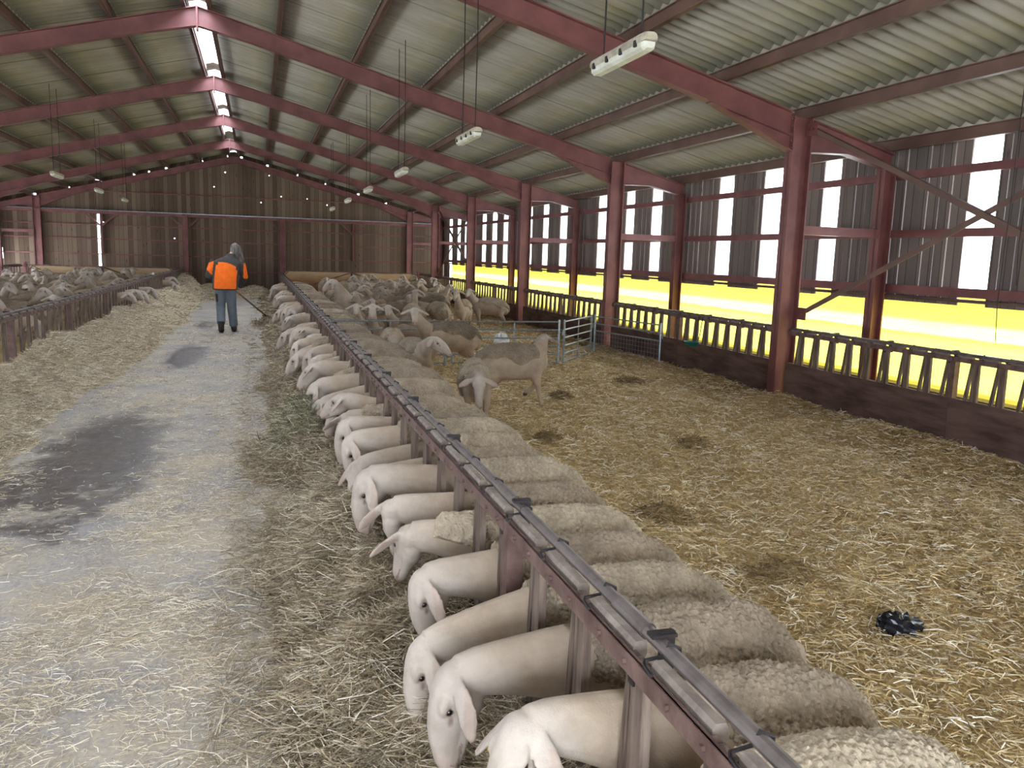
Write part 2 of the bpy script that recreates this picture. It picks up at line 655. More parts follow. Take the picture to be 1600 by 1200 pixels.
fl = MB()
fl.box(XWL - 0.45, XW + 0.45, Y_FRONT, YB + 0.3, -0.25, 0.0)
struct(fl.build('floor', M['corridor']))
g = MB()
g.box(-60, 60, -40, 90, -0.45, -0.26)
struct(g.build('ground', M['outside']))


def roof_side(sgn):
    wl = 0.1775
    ys = np.arange(Y_FRONT - 0.3, YB + 0.55, wl / 8)
    ds = [0.13]
    for k in range(1, 8):
        ds += [k * PITCH - 0.08, k * PITCH - 0.0799]
    ds += [8.35]
    rows = []
    for q, d in enumerate(ds):
        lift = 0.0 if q == 0 else (0.014 if q % 2 == 1 else 0.0)
        z = ZR - SL * d + 0.024 * np.cos(2 * np.pi * ys / wl) + lift
        rows.append(np.stack([np.full_like(ys, XR + sgn * d), ys, z], 1))
    V = np.concatenate(rows)
    n = len(ys)
    i = np.arange(n - 1)
    F = np.concatenate([np.stack([r * n + i, r * n + i + 1, (r + 1) * n + i + 1, (r + 1) * n + i], 1) for r in range(len(ds) - 1)])
    if sgn > 0:
        F = F[:, ::-1]
    return V, F


Va, Fa = roof_side(1)
Vb, Fb = roof_side(-1)
ceil = link('ceiling', np_mesh('ceiling', np.concatenate([Va, Vb]), np.concatenate([Fa, Fb + len(Va)]), [M['roof']]))
so = ceil.modifiers.new('thick', 'SOLIDIFY')
so.thickness = 0.008
so.offset = 1
struct(ceil)

# ridge capping, left open as a rooflight slot in the second half of every bay
rc = MB()
slots = [(FY0 + k * FS + 0.5, FY0 + k * FS + 4.8) for k in range(-2, 4)]
segs = []
y = Y_FRONT - 0.3
for a, b in slots:
    if b < y:
        continue
    segs.append((y, max(a, y)))
    y = b
segs.append((y, YB + 0.5))
for a, b in segs:
    if b - a < 0.05:
        continue
    rc.prism([(XR - 0.28, ZR - 0.02), (XR, ZR + 0.06), (XR + 0.28, ZR - 0.02), (XR + 0.28, ZR), (XR, ZR + 0.08), (XR - 0.28, ZR)], 'y', a, b)
struct(rc.build('trim_1', M['roof']))


# ---- gable wall at the far end: vertical boards with real gaps and knot holes
def board_strip(mb, x0, x1, ztop0, ztop1, zbot, y0, y1):
    mb.prism([(x0, zbot), (x1, zbot), (x1, ztop1), (x0, ztop0)], 'y', y0, y1)


YW = YB + 0.18
wb = MB()
spots = [-7.49, -6.38, -5.29, -4.18, -3.07, -1.96, -0.95, -0.54, 0.47, 1.55, 2.67, 3.78, 4.91, 6.04]
holes = [(-3.71, 4.32, .05), (-1.08, 4.80, .04), (-0.9, 4.8, .035), (-1.08, 4.45, .035), (-1.5, 3.9, .03), (0.93, 3.66, .03), (1.9, 3.62, .025), (0.2, 3.4, .03),
         (-0.35, 2.83, .035), (-5.3, 2.45, .03), (-2.9, 1.95, .035), (2.65, 3.42, .03), (0.5, 4.42, .025)]
x = XWL - 0.3
bw = 0.155
while x < XW + 0.3:
    x1 = x + bw
    xm = (x + x1) / 2
    if -5.545 < xm < -5.40:      # one board missing: the bright slit on the left
        board_strip(wb, x, -5.515, 0.95, 0.95, 0.0, YW, YW + 0.025)
        wb.box(x, x + 0.02, YW, YW + 0.025, 0, zs(x))
        wb.box(x, x1, YW, YW + 0.025, 2.72, zs(xm) - 0.06)
        wb.box(x1 - 0.045, x1, YW, YW + 0.025, 0.0, 2.75)
        x = x1
        continue
    t0, t1 = zs(x) + 0.02, zs(x1) + 0.02
    near = [s for s in spots if abs(s - xm) < bw / 2]
    cut = [h for h in holes if abs(h[0] - xm) < bw / 2]
    zb = 0.0
    if -8.67 < xm < -8.52:
        wb.box(x, x1, YW, YW + 0.025, 0, 1.07)
        wb.box(x + 0.06, x1, YW, YW + 0.025, 1.07, 1.43)
        zb = 1.43
    for h in sorted(cut, key=lambda q: q[1]):
        hx, hz, hr = h
        hr *= 0.55
        board_strip(wb, x, x1, hz - hr, hz - hr, zb, YW, YW + 0.025)
        hx = min(max(hx, x + hr), x1 - hr)
        if hx - hr > x + 0.002:
            wb.box(x, hx - hr, YW, YW + 0.025, hz - hr, hz + hr)
        if hx + hr < x1 - 0.002:
            wb.box(hx + hr, x1, YW, YW + 0.025, hz - hr, hz + hr)
        zb = hz + hr
    if near:
        board_strip(wb, x, x1, t0 - 0.17, t1 - 0.17, zb, YW, YW + 0.025)
        board_strip(wb, x, x + 0.045, t0, t0 + (t1 - t0) * .3, t0 - 0.20, YW, YW + 0.025)
        board_strip(wb, x1 - 0.035, x1, t1 - (t1 - t0) * .2, t1, t1 - 0.20, YW, YW + 0.025)
        board_strip(wb, x + 0.045, x1 - 0.035, t0, t1, min(t0, t1) - 0.085, YW, YW + 0.025)
    else:
        board_strip(wb, x, x1, t0, t1, zb, YW, YW + 0.025)
    x = x1
wall_back = struct(wb.build('wall_back', M['back_boards']))
# steel on the gable: rail, girts, posts
q = MB()
for a, b in ((XWL, -2.62), (-2.5, 0.86), (1.0, XW)):
    q.box(a, b, YB + 0.02, YB + 0.16, 2.74, 2.80)
    q.box(a, b, YB - 0.06, YB + 0.02, 2.80, 2.84)
q.build('head_rail', M['red_steel'], wall_back)
q = MB()
q.box(XWL, XW, YB + 0.03, YB + 0.06, 2.845, 2.875)
q.build('rail_light_line', M['galv'], wall_back)  # thin pale strip added for the white line of light along the rail
q = MB()
for z in (0.75, 1.3, 1.85, 2.35, 3.55):
    xe = XW if z < 3.1 else XR + (ZR - z) / SL - 0.15
    xl = XWL if z < 3.1 else XR - (ZR - z) / SL + 0.15
    q.box(xl, xe, YB + 0.12, YB + 0.17, z - 0.02, z + 0.02)
q.build('girt', M['red_steel'], wall_back)
for px in (-2.52, 0.96):
    q = MB()
    q.box(px - 0.09, px + 0.09, YB - 0.04, YB + 0.16, 0, 2.8)
    q.bar((px - 0.05, YB, 2.3), (px - 0.55, YB, 2.78), 0.05, 0.05)
    q.bar((px + 0.05, YB, 2.3), (px + 0.55, YB, 2.78), 0.05, 0.05)
    q.build('gable_post', M['red_steel'], wall_back)
for px in (-5.35, 3.65):
    q = MB()
    q.bar((px, YB + 0.05, 2.3), (px - 0.5, YB + 0.05, 2.74), 0.05, 0.05)
    q.bar((px, YB + 0.05, 2.3), (px + 0.5, YB + 0.05, 2.74), 0.05, 0.05)
    q.box(px - 0.03, px + 0.03, YB + 0.05, YB + 0.15, 1.3, 2.74)
    q.build('knee_brace', M['red_steel'], wall_back)

# ---- long walls
SLITS = [(6.83, 7.2), (9.28, 9.62), (10.53, 11.0), (11.84, 12.27), (14.29, 14.69), (15.5, 15.85), (16.89, 17.35), (19.29, 19.74), (20.65, 21.06), (22.0, 22.4),
         (24.32, 24.8), (25.55, 26.04), (26.83, 27.32), (29.28, 29.77), (30.47, 30.95), (31.85, 32.35), (1.9, 2.3), (4.4, 4.85), (-1.2, -0.8), (0.4, 0.8)]


def side_wall(name, xf, sgn, zbot, slits):
    """boards outside the girts, 8 mm apart; wide openings at the slits"""
    mb = MB()
    r = random.Random(5)
    y = Y_FRONT
    while y < YB + 0.15:
        w = 0.165 + r.uniform(-0.02, 0.02)
        seg = [(y, y + w)]
        for a, b in slits:
            new = []
            for s0, s1 in seg:
                if s1 <= a or s0 >= b:
                    new.append((s0, s1))
                else:
                    if a - s0 > 0.01:
                        new.append((s0, a))
                    if s1 - b > 0.01:
                        new.append((b, s1))
            seg = new
        for s0, s1 in seg:
            off = r.uniform(-0.004, 0.004)
            x0 = xf + off
            tilt = r.uniform(-0.004, 0.004)
            mb.add([(x0, s0, zbot), (x0 + sgn * 0.022, s0, zbot), (x0 + sgn * 0.022, s1, zbot), (x0, s1, zbot),
                    (x0, s0 + tilt, 3.13), (x0 + sgn * 0.022, s0 + tilt, 3.13), (x0 + sgn * 0.022, s1 + tilt, 3.13), (x0, s1 + tilt, 3.13)],
                   [(0, 3, 2, 1), (4, 5, 6, 7), (0, 1, 5, 4), (1, 2, 6, 5), (2, 3, 7, 6), (3, 0, 4, 7)])
        y += w + r.choice([0.003, 0.006, 0.010, 0.012])
    return struct(mb.build(name, M['side_boards']))


WXR = 7.30
wall_right = side_wall('wall_right', WXR, 1, 1.27, SLITS)
q = MB()
for z, h in ((2.72, 0.09), (2.05, 0.09), (1.41, 0.10)):
    q.box(WXR - 0.07, WXR - 0.005, Y_FRONT, YB, z - h / 2, z + h / 2)
q.build('girt', M['red_steel'], wall_right)
q = MB()
q.box(WXR - 0.06, WXR + 0.02, Y_FRONT, YB, 1.305, 1.34)
q.build('net_batten', M['kick_board'], wall_right)
q = MB()
q.box(WXR - 0.1, WXR + 0.35, Y_FRONT, YB + 0.15, -0.2, 0.30)
q.build('kerb', M['concrete_kerb'], wall_right)
q = MB()
q.box(WXR + 0.03, WXR + 0.05, 32.35, YB + 0.15, 0.3, 1.3)
q.build('corner_board', M['side_boards'], wall_right)

WXL = 2 * XR - WXR
wall_left = side_wall('wall_left', WXL, -1, 1.3, [s for k, s in enumerate(SLITS) if k % 3 != 2])  # unseen wall, left open above the kerb to brighten the left pen
q = MB()
for z in (2.72, 2.05, 1.41):
    q.box(WXL + 0.005, WXL + 0.07, Y_FRONT, YB, z - 0.045, z + 0.045)
q.build('girt', M['red_steel'], wall_left)
q = MB()
q.box(WXL - 0.3, WXL + 0.1, Y_FRONT, YB + 0.15, -0.2, 0.52)
q.build('kerb', M['concrete_kerb'], wall_left)

# ---- yellow windbreak net low on the right wall
nv = []
ny = np.arange(-4.0, 32.36, 0.25)
nz = np.linspace(0.28, 1.40, 9)
YY, ZZ = np.meshgrid(ny, nz, indexing='ij')
XX = WXR + 0.09 + 0.02 * np.sin(YY * 1.9 + ZZ * 2) * np.sin((ZZ - 0.28) / 1.12 * np.pi)
V = np.stack([XX, YY, ZZ], -1).reshape(-1, 3)
n2 = len(nz)
idx = np.arange(len(ny) * n2).reshape(len(ny), n2)
F = np.stack([idx[:-1, :-1], idx[:-1, 1:], idx[1:, 1:], idx[1:, :-1]], -1).reshape(-1, 4)
net = link('windbreak_net', np_mesh('windbreak_net', V, F, [M['net']]))
tag(net, 'long yellow windbreak net stretched below the boards of the right wall', 'windbreak net')


# ---- steel frames
def i_beam(mb, top, bot, y, w=0.13, tw=0.012, tf=0.014):
    """web plus two flanges following the top and the bottom outline (x,z points)"""
    poly = top + bot[::-1]
    mb.prism(poly, 'y', y - tw / 2, y + tw / 2)
    for line, s in ((top, -1), (bot, 1)):
        for (x0, z0), (x1, z1) in zip(line[:-1], line[1:]):
            mb.prism([(x0, z0), (x1, z1), (x1, z1 + s * tf), (x0, z0 + s * tf)], 'y', y - w / 2, y + w / 2)


def i_post(mb, x, y, d, w, z0, z1, tw=0.012, tf=0.016):
    mb.box(x - d / 2, x - d / 2 + tf, y - w / 2, y + w / 2, z0, z1)
    mb.box(x + d / 2 - tf, x + d / 2, y - w / 2, y + w / 2, z0, z1)
    mb.box(x - d / 2, x + d / 2, y - tw / 2, y + tw / 2, z0, z1)


def zr(x):
    return zs(x) - PURLIN_D - 0.03


for k in range(-1, 6):
    yf = FY0 + k * FS
    if k == -1:
        lab = 'red steel roof frame nearest the camera, before the first column in view'
    elif k == 5:
        lab = 'red steel roof frame standing against the boarded gable wall'
    else:
        lab = 'red steel portal roof frame, %s column line from the camera' % ORD[k + 1]
    fr = thing('roof_frame', lab, 'roof frame', (0, 0, 0), group='portal frames of the barn')
    for sgn in (1, -1):
        def X(v):
            return XR + sgn * (v - XR)
        q = MB()
        i_post(q, X(XC + 0.02), yf, 0.25, 0.14, -0.05, zr(XC) - 0.02)
        q.box(X(XC) - 0.2 + 0.02 * sgn, X(XC) + 0.2 + 0.02 * sgn, yf - 0.12, yf + 0.12, -0.02, 0.02)
        for b in range(5):
            q.tube([(X(XC - 0.115), yf - 0.05, 2.95 + b * 0.08), (X(XC - 0.13), yf - 0.05, 2.95 + b * 0.08)], 0.012, 6)
        q.build('column', M['red_steel'], fr)
        q = MB()
        xin = XC - 0.105
        top = [(X(XR), zr(XR)), (X(xin), zr(xin))]
        bot = [(X(XR), zr(XR) - 0.27), (X(0.0), zr(0.0) - 0.24), (X(4.7), zr(4.7) - 0.25), (X(xin), 2.91)]
        i_beam(q, top, bot, yf)
        q.prism([(X(4.7), zr(4.7) - 0.25), (X(xin), zr(xin) - 0.25), (X(xin), zr(xin) - 0.262), (X(4.7), zr(4.7) - 0.262)], 'y', yf - 0.055, yf + 0.055)
        q.box(min(X(XR), X(XR + 0.012)), max(X(XR), X(XR + 0.012)), yf - 0.08, yf + 0.08, zr(XR) - 0.33, zr(XR))
        q.build('rafter', M['red_steel'], fr)
        q = MB()
        xo = XC + 0.15
        i_beam(q, [(X(xo), zr(xo)), (X(XW + 0.05), zr(XW + 0.05))], [(X(xo), zr(xo) - 0.36), (X(6.5), zr(6.5) - 0.22), (X(XW + 0.05), zr(XW) - 0.21)], yf)
        q.build('outer_rafter', M['red_steel'], fr)
        q = MB()
        i_post(q, X(XW), yf, 0.16, 0.14, -0.05, zr(XW) - 0.16)
        q.build('wall_post', M['red_steel'], fr)
        q = MB()
        q.box(min(X(XC + 0.14), X(XW - 0.08)), max(X(XC + 0.14), X(XW - 0.08)), yf - 0.05, yf + 0.05, 2.0, 2.1)
        q.build('tie_beam', M['red_steel'], fr)

# ---- purlins, each a line running the length of the roof
names = {1: 'first', 2: 'second', 3: 'third', 4: 'fourth', 5: 'fifth', 6: 'sixth', 7: 'seventh'}
for sgn, side in ((1, 'right'), (-1, 'left')):
    for k in range(0, 8):
        d = 0.17 if k == 0 else k * PITCH
        xx = XR + sgn * d
        zt = ZR - SL * d - 0.026
        y0, y1 = Y_FRONT, YB + 0.12
        q = MB()
        q.box(xx - 0.028, xx + 0.028, y0, y1, zt - 0.010, zt)
        q.box(xx - 0.006, xx + 0.006, y0, y1, zt - PURLIN_D, zt)
        q.box(xx - 0.03, xx + 0.03, y0, y1, zt - PURLIN_D, zt - PURLIN_D + 0.010)
        lab = ('steel roof purlin along the %s edge of the ridge slot' % side) if k == 0 else \
            ('%s roof purlin down from the ridge on the %s slope' % (names[k], side) if k < 7 else 'eaves purlin at the top of the %s wall' % side)
        tag(q.build('roof_purlin', M['purlin']), lab, 'purlin', 'purlins under the roof sheets')

# ---- front end wall, unseen behind the camera; opening over the feed passage sized for the light
q = MB()
x = XWL - 0.3
while x < XW + 0.3:
    x1 = x + 0.155
    lo = 0.0 if (x < -4.6 or x > 3.0) else 2.9
    q.prism([(x, lo), (x1 - 0.004, lo), (x1 - 0.004, zs(x1) - 0.03), (x, zs(x) - 0.03)], 'y', Y_FRONT - 0.03, Y_FRONT)
    x = x1
struct(q.build('wall_front', M['back_boards']))

# ================================================================== FEED FENCES
def feed_panel(name, label, group, face, xr, xp, zrail, y0, nslot, pitch, zfoot, board_h, parent_mats=None, posts=True, lean=1):
    """self-locking feed fence panel. face=-1: the feed passage lies on the -x side of the rail (xr), pipe behind at xp"""
    L = nslot * pitch
    t = thing(name, label, 'feed fence', (xr, y0, 0), group=group)
    dx = xp - xr
    sb = 1 if dx > 0 else -1
    # front angle rail
    q = MB()
    q.box(-0.004, 0.004, 0, L - 0.01, zrail - 0.045, zrail)
    q.box(min(0, sb * 0.011), max(0, sb * 0.011), 0, L - 0.01, zrail - 0.006, zrail)
    for k in range(nslot):
        for yy in (0.06, 0.2):
            q.tube([(-sb * 0.012, k * pitch + yy, zrail - 0.022), (0, k * pitch + yy, zrail - 0.022)], 0.008, 6)
    q.build('rail', M['rust_rail'], t)
    # round pipe
    q = MB()
    q.tube([(dx, 0.0, zrail + 0.02), (dx, L - 0.006, zrail + 0.02)], 0.017, 12)
    for k in range(nslot // 3):
        q.tube([(dx, k * 3 * pitch + 0.10, zrail + 0.02), (dx, k * 3 * pitch + 0.26, zrail + 0.02)], 0.0205, 12)
    q.build('pipe', M['pipe'], t, smooth=False)
    for k in range(nslot):
        ys = k * pitch
        # wooden locking bar between the slats
        q = MB()
        cx, cz = dx * 0.56, zrail - 0.010
        oct_ = [(cx + a * 0.0175, cz + b * 0.022) for a, b in ((-1, -.5), (-.6, -1), (.6, -1), (1, -.5), (1, .5), (.6, 1), (-.6, 1), (-1, .5))]
        q.prism(oct_, 'y', ys + 0.075, ys + pitch - 0.015)
        tp = MB()
        q.build('locking_bar', M['block'], t)
        # bent wire clip round the end of the bar and the pipe
        q = MB()
        yc = ys + pitch - 0.03
        q.tube([(-sb * 0.002, yc - 0.03, zrail + 0.004), (0.004 * sb, yc + 0.015, zrail + 0.004), (sb * 0.012, yc + 0.03, zrail + 0.006), (dx * 0.8, yc + 0.03, zrail + 0.012), (dx - sb * 0.004, yc + 0.024, zrail + 0.042), (dx + sb * 0.02, yc + 0.02, zrail + 0.03),
                (dx + sb * 0.021, yc + 0.02, zrail + 0.0)], 0.0045, 6)
        q.build('wire_clip', M['dark_wire'], t)
        # A-shaped pair: a broad upright slat and a narrower raking one
        ztop, zb = zrail - 0.006, zfoot
        q = MB()
        q.add(*hexa([(0.006, ys - 0.012), (0.030, ys - 0.012), (0.030, ys + 0.044), (0.006, ys + 0.044)], [(0.006, ys - 0.020), (0.030, ys - 0.020), (0.030, ys + 0.052), (0.006, ys + 0.052)], ztop, zb, sb))
        q.build('slat', M['slat'], t)
        q = MB()
        q.add(*hexa([(0.008, ys + 0.046), (0.028, ys + 0.046), (0.028, ys + 0.070), (0.008, ys + 0.070)], [(0.008, ys + 0.092), (0.028, ys + 0.092), (0.028, ys + 0.124), (0.008, ys + 0.124)], ztop, zb, sb))
        q.build('raking_slat', M['slat'], t)
    for k in range(0, nslot, 3):
        ys = k * pitch
        q = MB()
        q.box(min(dx - 0.004 * sb, dx + 0.03 * sb), max(dx - 0.004 * sb, dx + 0.03 * sb), ys + 0.03, ys + 0.042, zrail - 0.06, zrail + 0.05)
        q.box(min(0, dx + 0.03 * sb), max(0, dx + 0.03 * sb), ys + 0.025, ys + 0.05, zrail - 0.066, zrail - 0.05)
        q.box(min(dx - 0.03, dx + 0.03), max(dx - 0.03, dx + 0.03), ys + 0.02, ys + 0.05, zrail + 0.040, zrail + 0.048)
        q.build('pipe_bracket', M['dark_wire'], t)
    q = MB()
    q.box(min(0.0, sb * 0.05), max(0.0, sb * 0.05), 0, L - 0.005, 0.0, board_h)
    q.build('kick_board', M['kick_board'], t)
    if posts:
        q = MB()
        q.box(min(sb * 0.005, sb * 0.06), max(sb * 0.005, sb * 0.06), -0.03, 0.03, 0, zrail - 0.01)
        q.build('post', M['rust_rail'], t)
    return t


def hexa(top, bot, zt, zb, sb):
    vs = [(sb * x, y, zb) for x, y in bot] + [(sb * x, y, zt) for x, y in top]
    return vs, [(0, 3, 2, 1), (4, 5, 6, 7), (0, 1, 5, 4), (1, 2, 6, 5), (2, 3, 7, 6), (3, 0, 4, 7)]


RX, RPX, RZ = 0.765, 0.835, 0.80
PITCH_R = 0.3377
RY0 = 1.484 - 6 * PITCH_R
NS = 9
k = 0
y = RY0
pos_words = ['nearest, running out of the picture bottom'] + ['%s panel from the camera' % ORD[i] for i in range(2, 15)]
while y < 28.5:
    feed_panel('feed_fence_panel', 'rusty right feed fence panel, %s' % pos_words[k],
               'right feed fence panels', -1, RX, RPX, RZ, y, NS, PITCH_R, 0.18, 0.2)
    y += NS * PITCH_R
    k += 1
R_END = y
# left feed fence
LX, LPX, LZ = -2.57, -2.64, 0.845
y = 7.2
k = 0
while y < 28.0:
    w = 'nearest, at the picture edge' if k == 0 else '%s panel from the camera' % ORD[k + 1]
    feed_panel('feed_fence_panel', 'brown left feed fence panel, %s' % w,
               'left feed fence panels', 1, LX, LPX, LZ, y, NS, PITCH_R, 0.22, 0.24)
    y += NS * PITCH_R
    k += 1
L_END = y
# solid sheeted end panels beside the gable
t = thing('end_panel', 'solid grey sheet panel ending the left feed fence by the gable', 'panel', (LX, L_END, 0))
q = MB()
q.box(-0.02, 0.0, 0, 33.0 - L_END, 0.1, LZ)
q.build('sheet', M['slat'], t)
q = MB()
q.box(-0.04, 0.01, 33.0 - L_END, 33.05 - L_END, 0, LZ + 0.02)
q.box(-0.03, 0.01, 0, 33.0 - L_END, LZ, LZ + 0.03)
q.build('edge_frame', M['rust_rail'], t)
t = thing('end_panel', 'solid grey sheet panel ending the right feed fence by the gable', 'panel', (RX, R_END, 0))
q = MB()
q.box(0.0, 0.02, 0, 32.6 - R_END, 0.1, RZ)
q.build('sheet', M['slat'], t)
q = MB()
q.box(0.0, 0.035, 32.6 - R_END, 32.64 - R_END, 0, 1.12)
q.bar((0.015, 32.6 - R_END, 1.1), (0.015, 32.6 - R_END - 1.2, RZ), 0.03, 0.03)
q.box(0.0, 0.03, 0, 32.6 - R_END, RZ, RZ + 0.03)
q.build('edge_frame', M['rust_rail'], t)

# feed fences along the right-hand columns (seen against the yellow net): two panels a bay
bays = [(FY0 + k * FS + 0.11, FY0 + (k + 1) * FS - 0.11, k) for k in range(-1, 5)]
for y0, y1, k in bays:
    if k == 4:
        y1 = 31.0
    n = 9 if k < 4 else 4
    L = (y1 - y0)
    for h in range(2):
        ya = y0 + h * L / 2
        pit = L / 2 / n
        where = 'nearest bay, %s half' % ('cut by the picture edge', 'farther')[h] if (k == -1) else ('%s column bay, %s half' % (ORD[k + 2], ('nearer', 'farther')[h]))
        feed_panel('feed_fence_panel', 'feed fence panel between right-hand columns: %s' % where, 'feed fence panels along the right columns',
                   -1, 5.86, 5.92, 0.90, ya, n, pit, 0.50, 0.53)

# ================================================================== BEDDING, HAY, LITTER
def sstep(a, b, x):
    t = np.clip((x - a) / (b - a), 0, 1)
    return t * t * (3 - 2 * t)


def z_pen(x, y):
    b = 0.03 + 0.05 * vn2(x, y, 0.45, 3) + 0.035 * vn2(x, y, 0.16, 5) + 0.02 * vn2(x, y, 0.07, 9)
    return b - 0.02 + 0.09 * sstep(5.0, 5.8, x) * (0.4 + vn2(x, y, 0.5, 21))


def z_penl(x, y):
    return 0.02 + 0.05 * vn2(x, y, 0.5, 4)


_hr = random.Random(17)
HEAPS = [(_hr.uniform(.16, .62), 1.2 + 13 * _hr.random() ** 1.3, _hr.uniform(.04, .11), _hr.uniform(.07, .15)) for _ in range(60)]


def z_hayr(x, y):
    """hay in front of the right fence: a ragged bank that rises towards the fence"""
    edge = 0.04 + 0.22 * (vn2(x * 0, y, 0.8, 1) - 0.5) + 0.16 * (vn2(x, y, 0.22, 2) - 0.5)
    t = sstep(0, 0.50, x - edge)
    h = t * (0.08 + 0.17 * vn2(x, y, 0.5, 7) + 0.09 * vn2(x, y, 0.17, 8) + 0.04 * vn2(x, y, 0.06, 6))
    h = h * (0.85 + 0.35 * sstep(0.55, 0.75, x))
    for hx, hy, ha, hr in HEAPS:
        h = h + ha * np.exp(-(((x - hx) / hr) ** 2 + ((y - hy) / (hr * 1.25)) ** 2))
    pile = 0.38 * np.exp(-(((x - 0.30) / 0.21) ** 2 + ((y - 6.65) / 0.42) ** 2)) + 0.10 * np.exp(-(((x - 0.30) / 0.2) ** 2 + ((y - 4.2) / 0.3) ** 2))
    return np.maximum(h, 0) + pile - 0.006


def z_hayl(x, y):
    edge = -1.55 + 0.35 * (vn2(x * 0, y, 1.1, 11) - 0.5) + 0.2 * (vn2(x, y, 0.3, 12) - 0.5) - 0.30 * (1 - sstep(9.0, 13.0, y))
    t = sstep(0, 0.85, edge - x)
    h = t * (0.17 + 0.26 * vn2(x, y, 0.8, 13) + 0.14 * vn2(x, y, 0.24, 14) + 0.05 * vn2(x, y, 0.08, 15))
    far = sstep(27, 32, y) * 0.2 * t
    return h + far - 0.006


def z_hayend(x, y):
    a = 0.36 * np.exp(-(((x + 1.6) / 0.55) ** 2 + ((y - 31.0) / 2.2) ** 2)) + 0.30 * np.exp(-(((x + 0.1) / 0.55) ** 2 + ((y - 31.5) / 1.8) ** 2))
    return (a * (0.7 + 0.6 * vn2(x, y, 0.4, 33)) - 0.03)


def grid_bed(xs, ys, zf):
    X, Y = np.meshgrid(xs, ys, indexing='ij')
    Z = zf(X.ravel(), Y.ravel())
    V = np.stack([X.ravel(), Y.ravel(), Z], 1)
    idx = np.arange(len(V)).reshape(X.shape)
    F = np.stack([idx[:-1, :-1], idx[1:, :-1], idx[1:, 1:], idx[:-1, 1:]], -1).reshape(-1, 4)
    return V, F


def blades(n, x0, x1, y0, y1, zf, lmin, lmax, wid, tilt, lift=0.006, ref=2.4, keep=None, seed=1):
    """loose stems lying on zf: three-section bent strips; fewer per square metre far away"""
    r = np.random.default_rng(seed)
    yy = np.linspace(y0, y1, 4000)
    pdf = 1.0 / (1.0 + (yy / ref) ** 2)
    cdf = np.cumsum(pdf)
    cdf /= cdf[-1]
    y = np.interp(r.random(n), cdf, yy)
    x = x0 + (x1 - x0) * r.random(n)
    if keep is not None:
        k = keep(x, y, r)
        x, y = x[k], y[k]
    n = len(x)
    z = zf(x, y)
    L = lmin + (lmax - lmin) * r.random(n) ** 1.8
    ang = r.random(n) * 2 * np.pi
    el = (r.random(n) ** 2.2) * tilt * r.choice([-0.35, 1.0], n, p=[0.3, 0.7])
    d = np.stack([np.cos(ang) * np.cos(el), np.sin(ang) * np.cos(el), np.sin(el)], 1)
    side = np.stack([-np.sin(ang), np.cos(ang), 0 * ang], 1)
    roll = r.random(n) * np.pi
    upv = np.cross(side, d) * -1
    wv = side * np.cos(roll)[:, None] + upv * np.sin(roll)[:, None]
    w = wid * (0.6 + 0.8 * r.random(n)) * (1 + np.maximum(y, 0) / 9.0)
    bend = (r.random((n, 3)) - 0.5) * (L * 0.75)[:, None]
    c = np.stack([x, y, z + lift * (0.2 + 1.6 * r.random(n))], 1)
    P = [c - d * (L / 2)[:, None], c + bend * 0.35, c + d * (L / 2)[:, None]]
    # ends may not dive under the bed
    V = np.empty((n, 6, 3))
    for i, p in enumerate(P):
        zz = zf(p[:, 0], p[:, 1])
        p[:, 2] = np.maximum(p[:, 2], zz - 0.004)
        V[:, 2 * i] = p - wv * (w / 2)[:, None]
        V[:, 2 * i + 1] = p + wv * (w / 2)[:, None]
    base = (np.arange(n) * 6)[:, None]
    F = np.concatenate([base + np.array([0, 1, 3, 2]), base + np.array([2, 3, 5, 4])])
    tone = np.repeat(r.random(n), 6)
    return V.reshape(-1, 3), F, tone


def bed_object(name, parts, mats, label, cat, mi):
    """join bed grid and stems in one stuff object"""
    Vs, Fs, T, MI = [], [], [], []
    o = 0
    for (V, F, tone), m in zip(parts, mi):
        Vs.append(V)
        Fs.append(F + o)
        T.append(tone if tone is not None else np.full(len(V), 0.5))
        MI.append(np.full(len(F), m, np.int32))
        o += len(V)
    me = np_mesh(name, np.concatenate(Vs), np.concatenate(Fs), mats, True, {'tone': np.concatenate(T)})
    me.polygons.foreach_set('material_index', np.concatenate(MI))
    ob = link(name, me)
    return tag(ob, label, cat, None, 'stuff')


ys_bed = np.concatenate([np.arange(-1.0, 8, 0.035), np.arange(8, 16, 0.07), np.arange(16, 31.1, 0.15)])
V, F = grid_bed(np.arange(RPX + 0.005, 5.861, 0.045), ys_bed, z_pen)
b1 = blades(130000, RPX + 0.02, 5.82, 0.6, 16, z_pen, 0.025, 0.12, 0.0028, 0.6, 0.012, 4.5, seed=3)
b2 = blades(9000, RPX + 0.02, 5.82, 14, 30, z_pen, 0.05, 0.16, 0.0032, 0.5, 0.012, 30, seed=4)
bed_object('straw_bedding', [(V, F, None), b1, b2], [M['straw_bed'], M['straw']], 'golden straw bedding spread over the floor of the right pen', 'straw', [0, 1, 1])

V, F = grid_bed(np.arange(XCL, LPX - 0.01, 0.12), np.arange(6.0, 31.1, 0.15), z_penl)
bed_object('straw_bedding', [(V, F, None)], [M['straw_bed']], 'straw bedding under the flock in the left pen', 'straw', [0])

ysr = np.concatenate([np.arange(0.3, 8, 0.03), np.arange(8, 16, 0.06), np.arange(16, 32.6, 0.12)])
V, F = grid_bed(np.arange(-0.22, RX - 0.002, 0.03), ysr, z_hayr)


def keep_r(x, y, r):
    return z_hayr(x, y) > 0.012 - 0.02 * r.random(len(x))


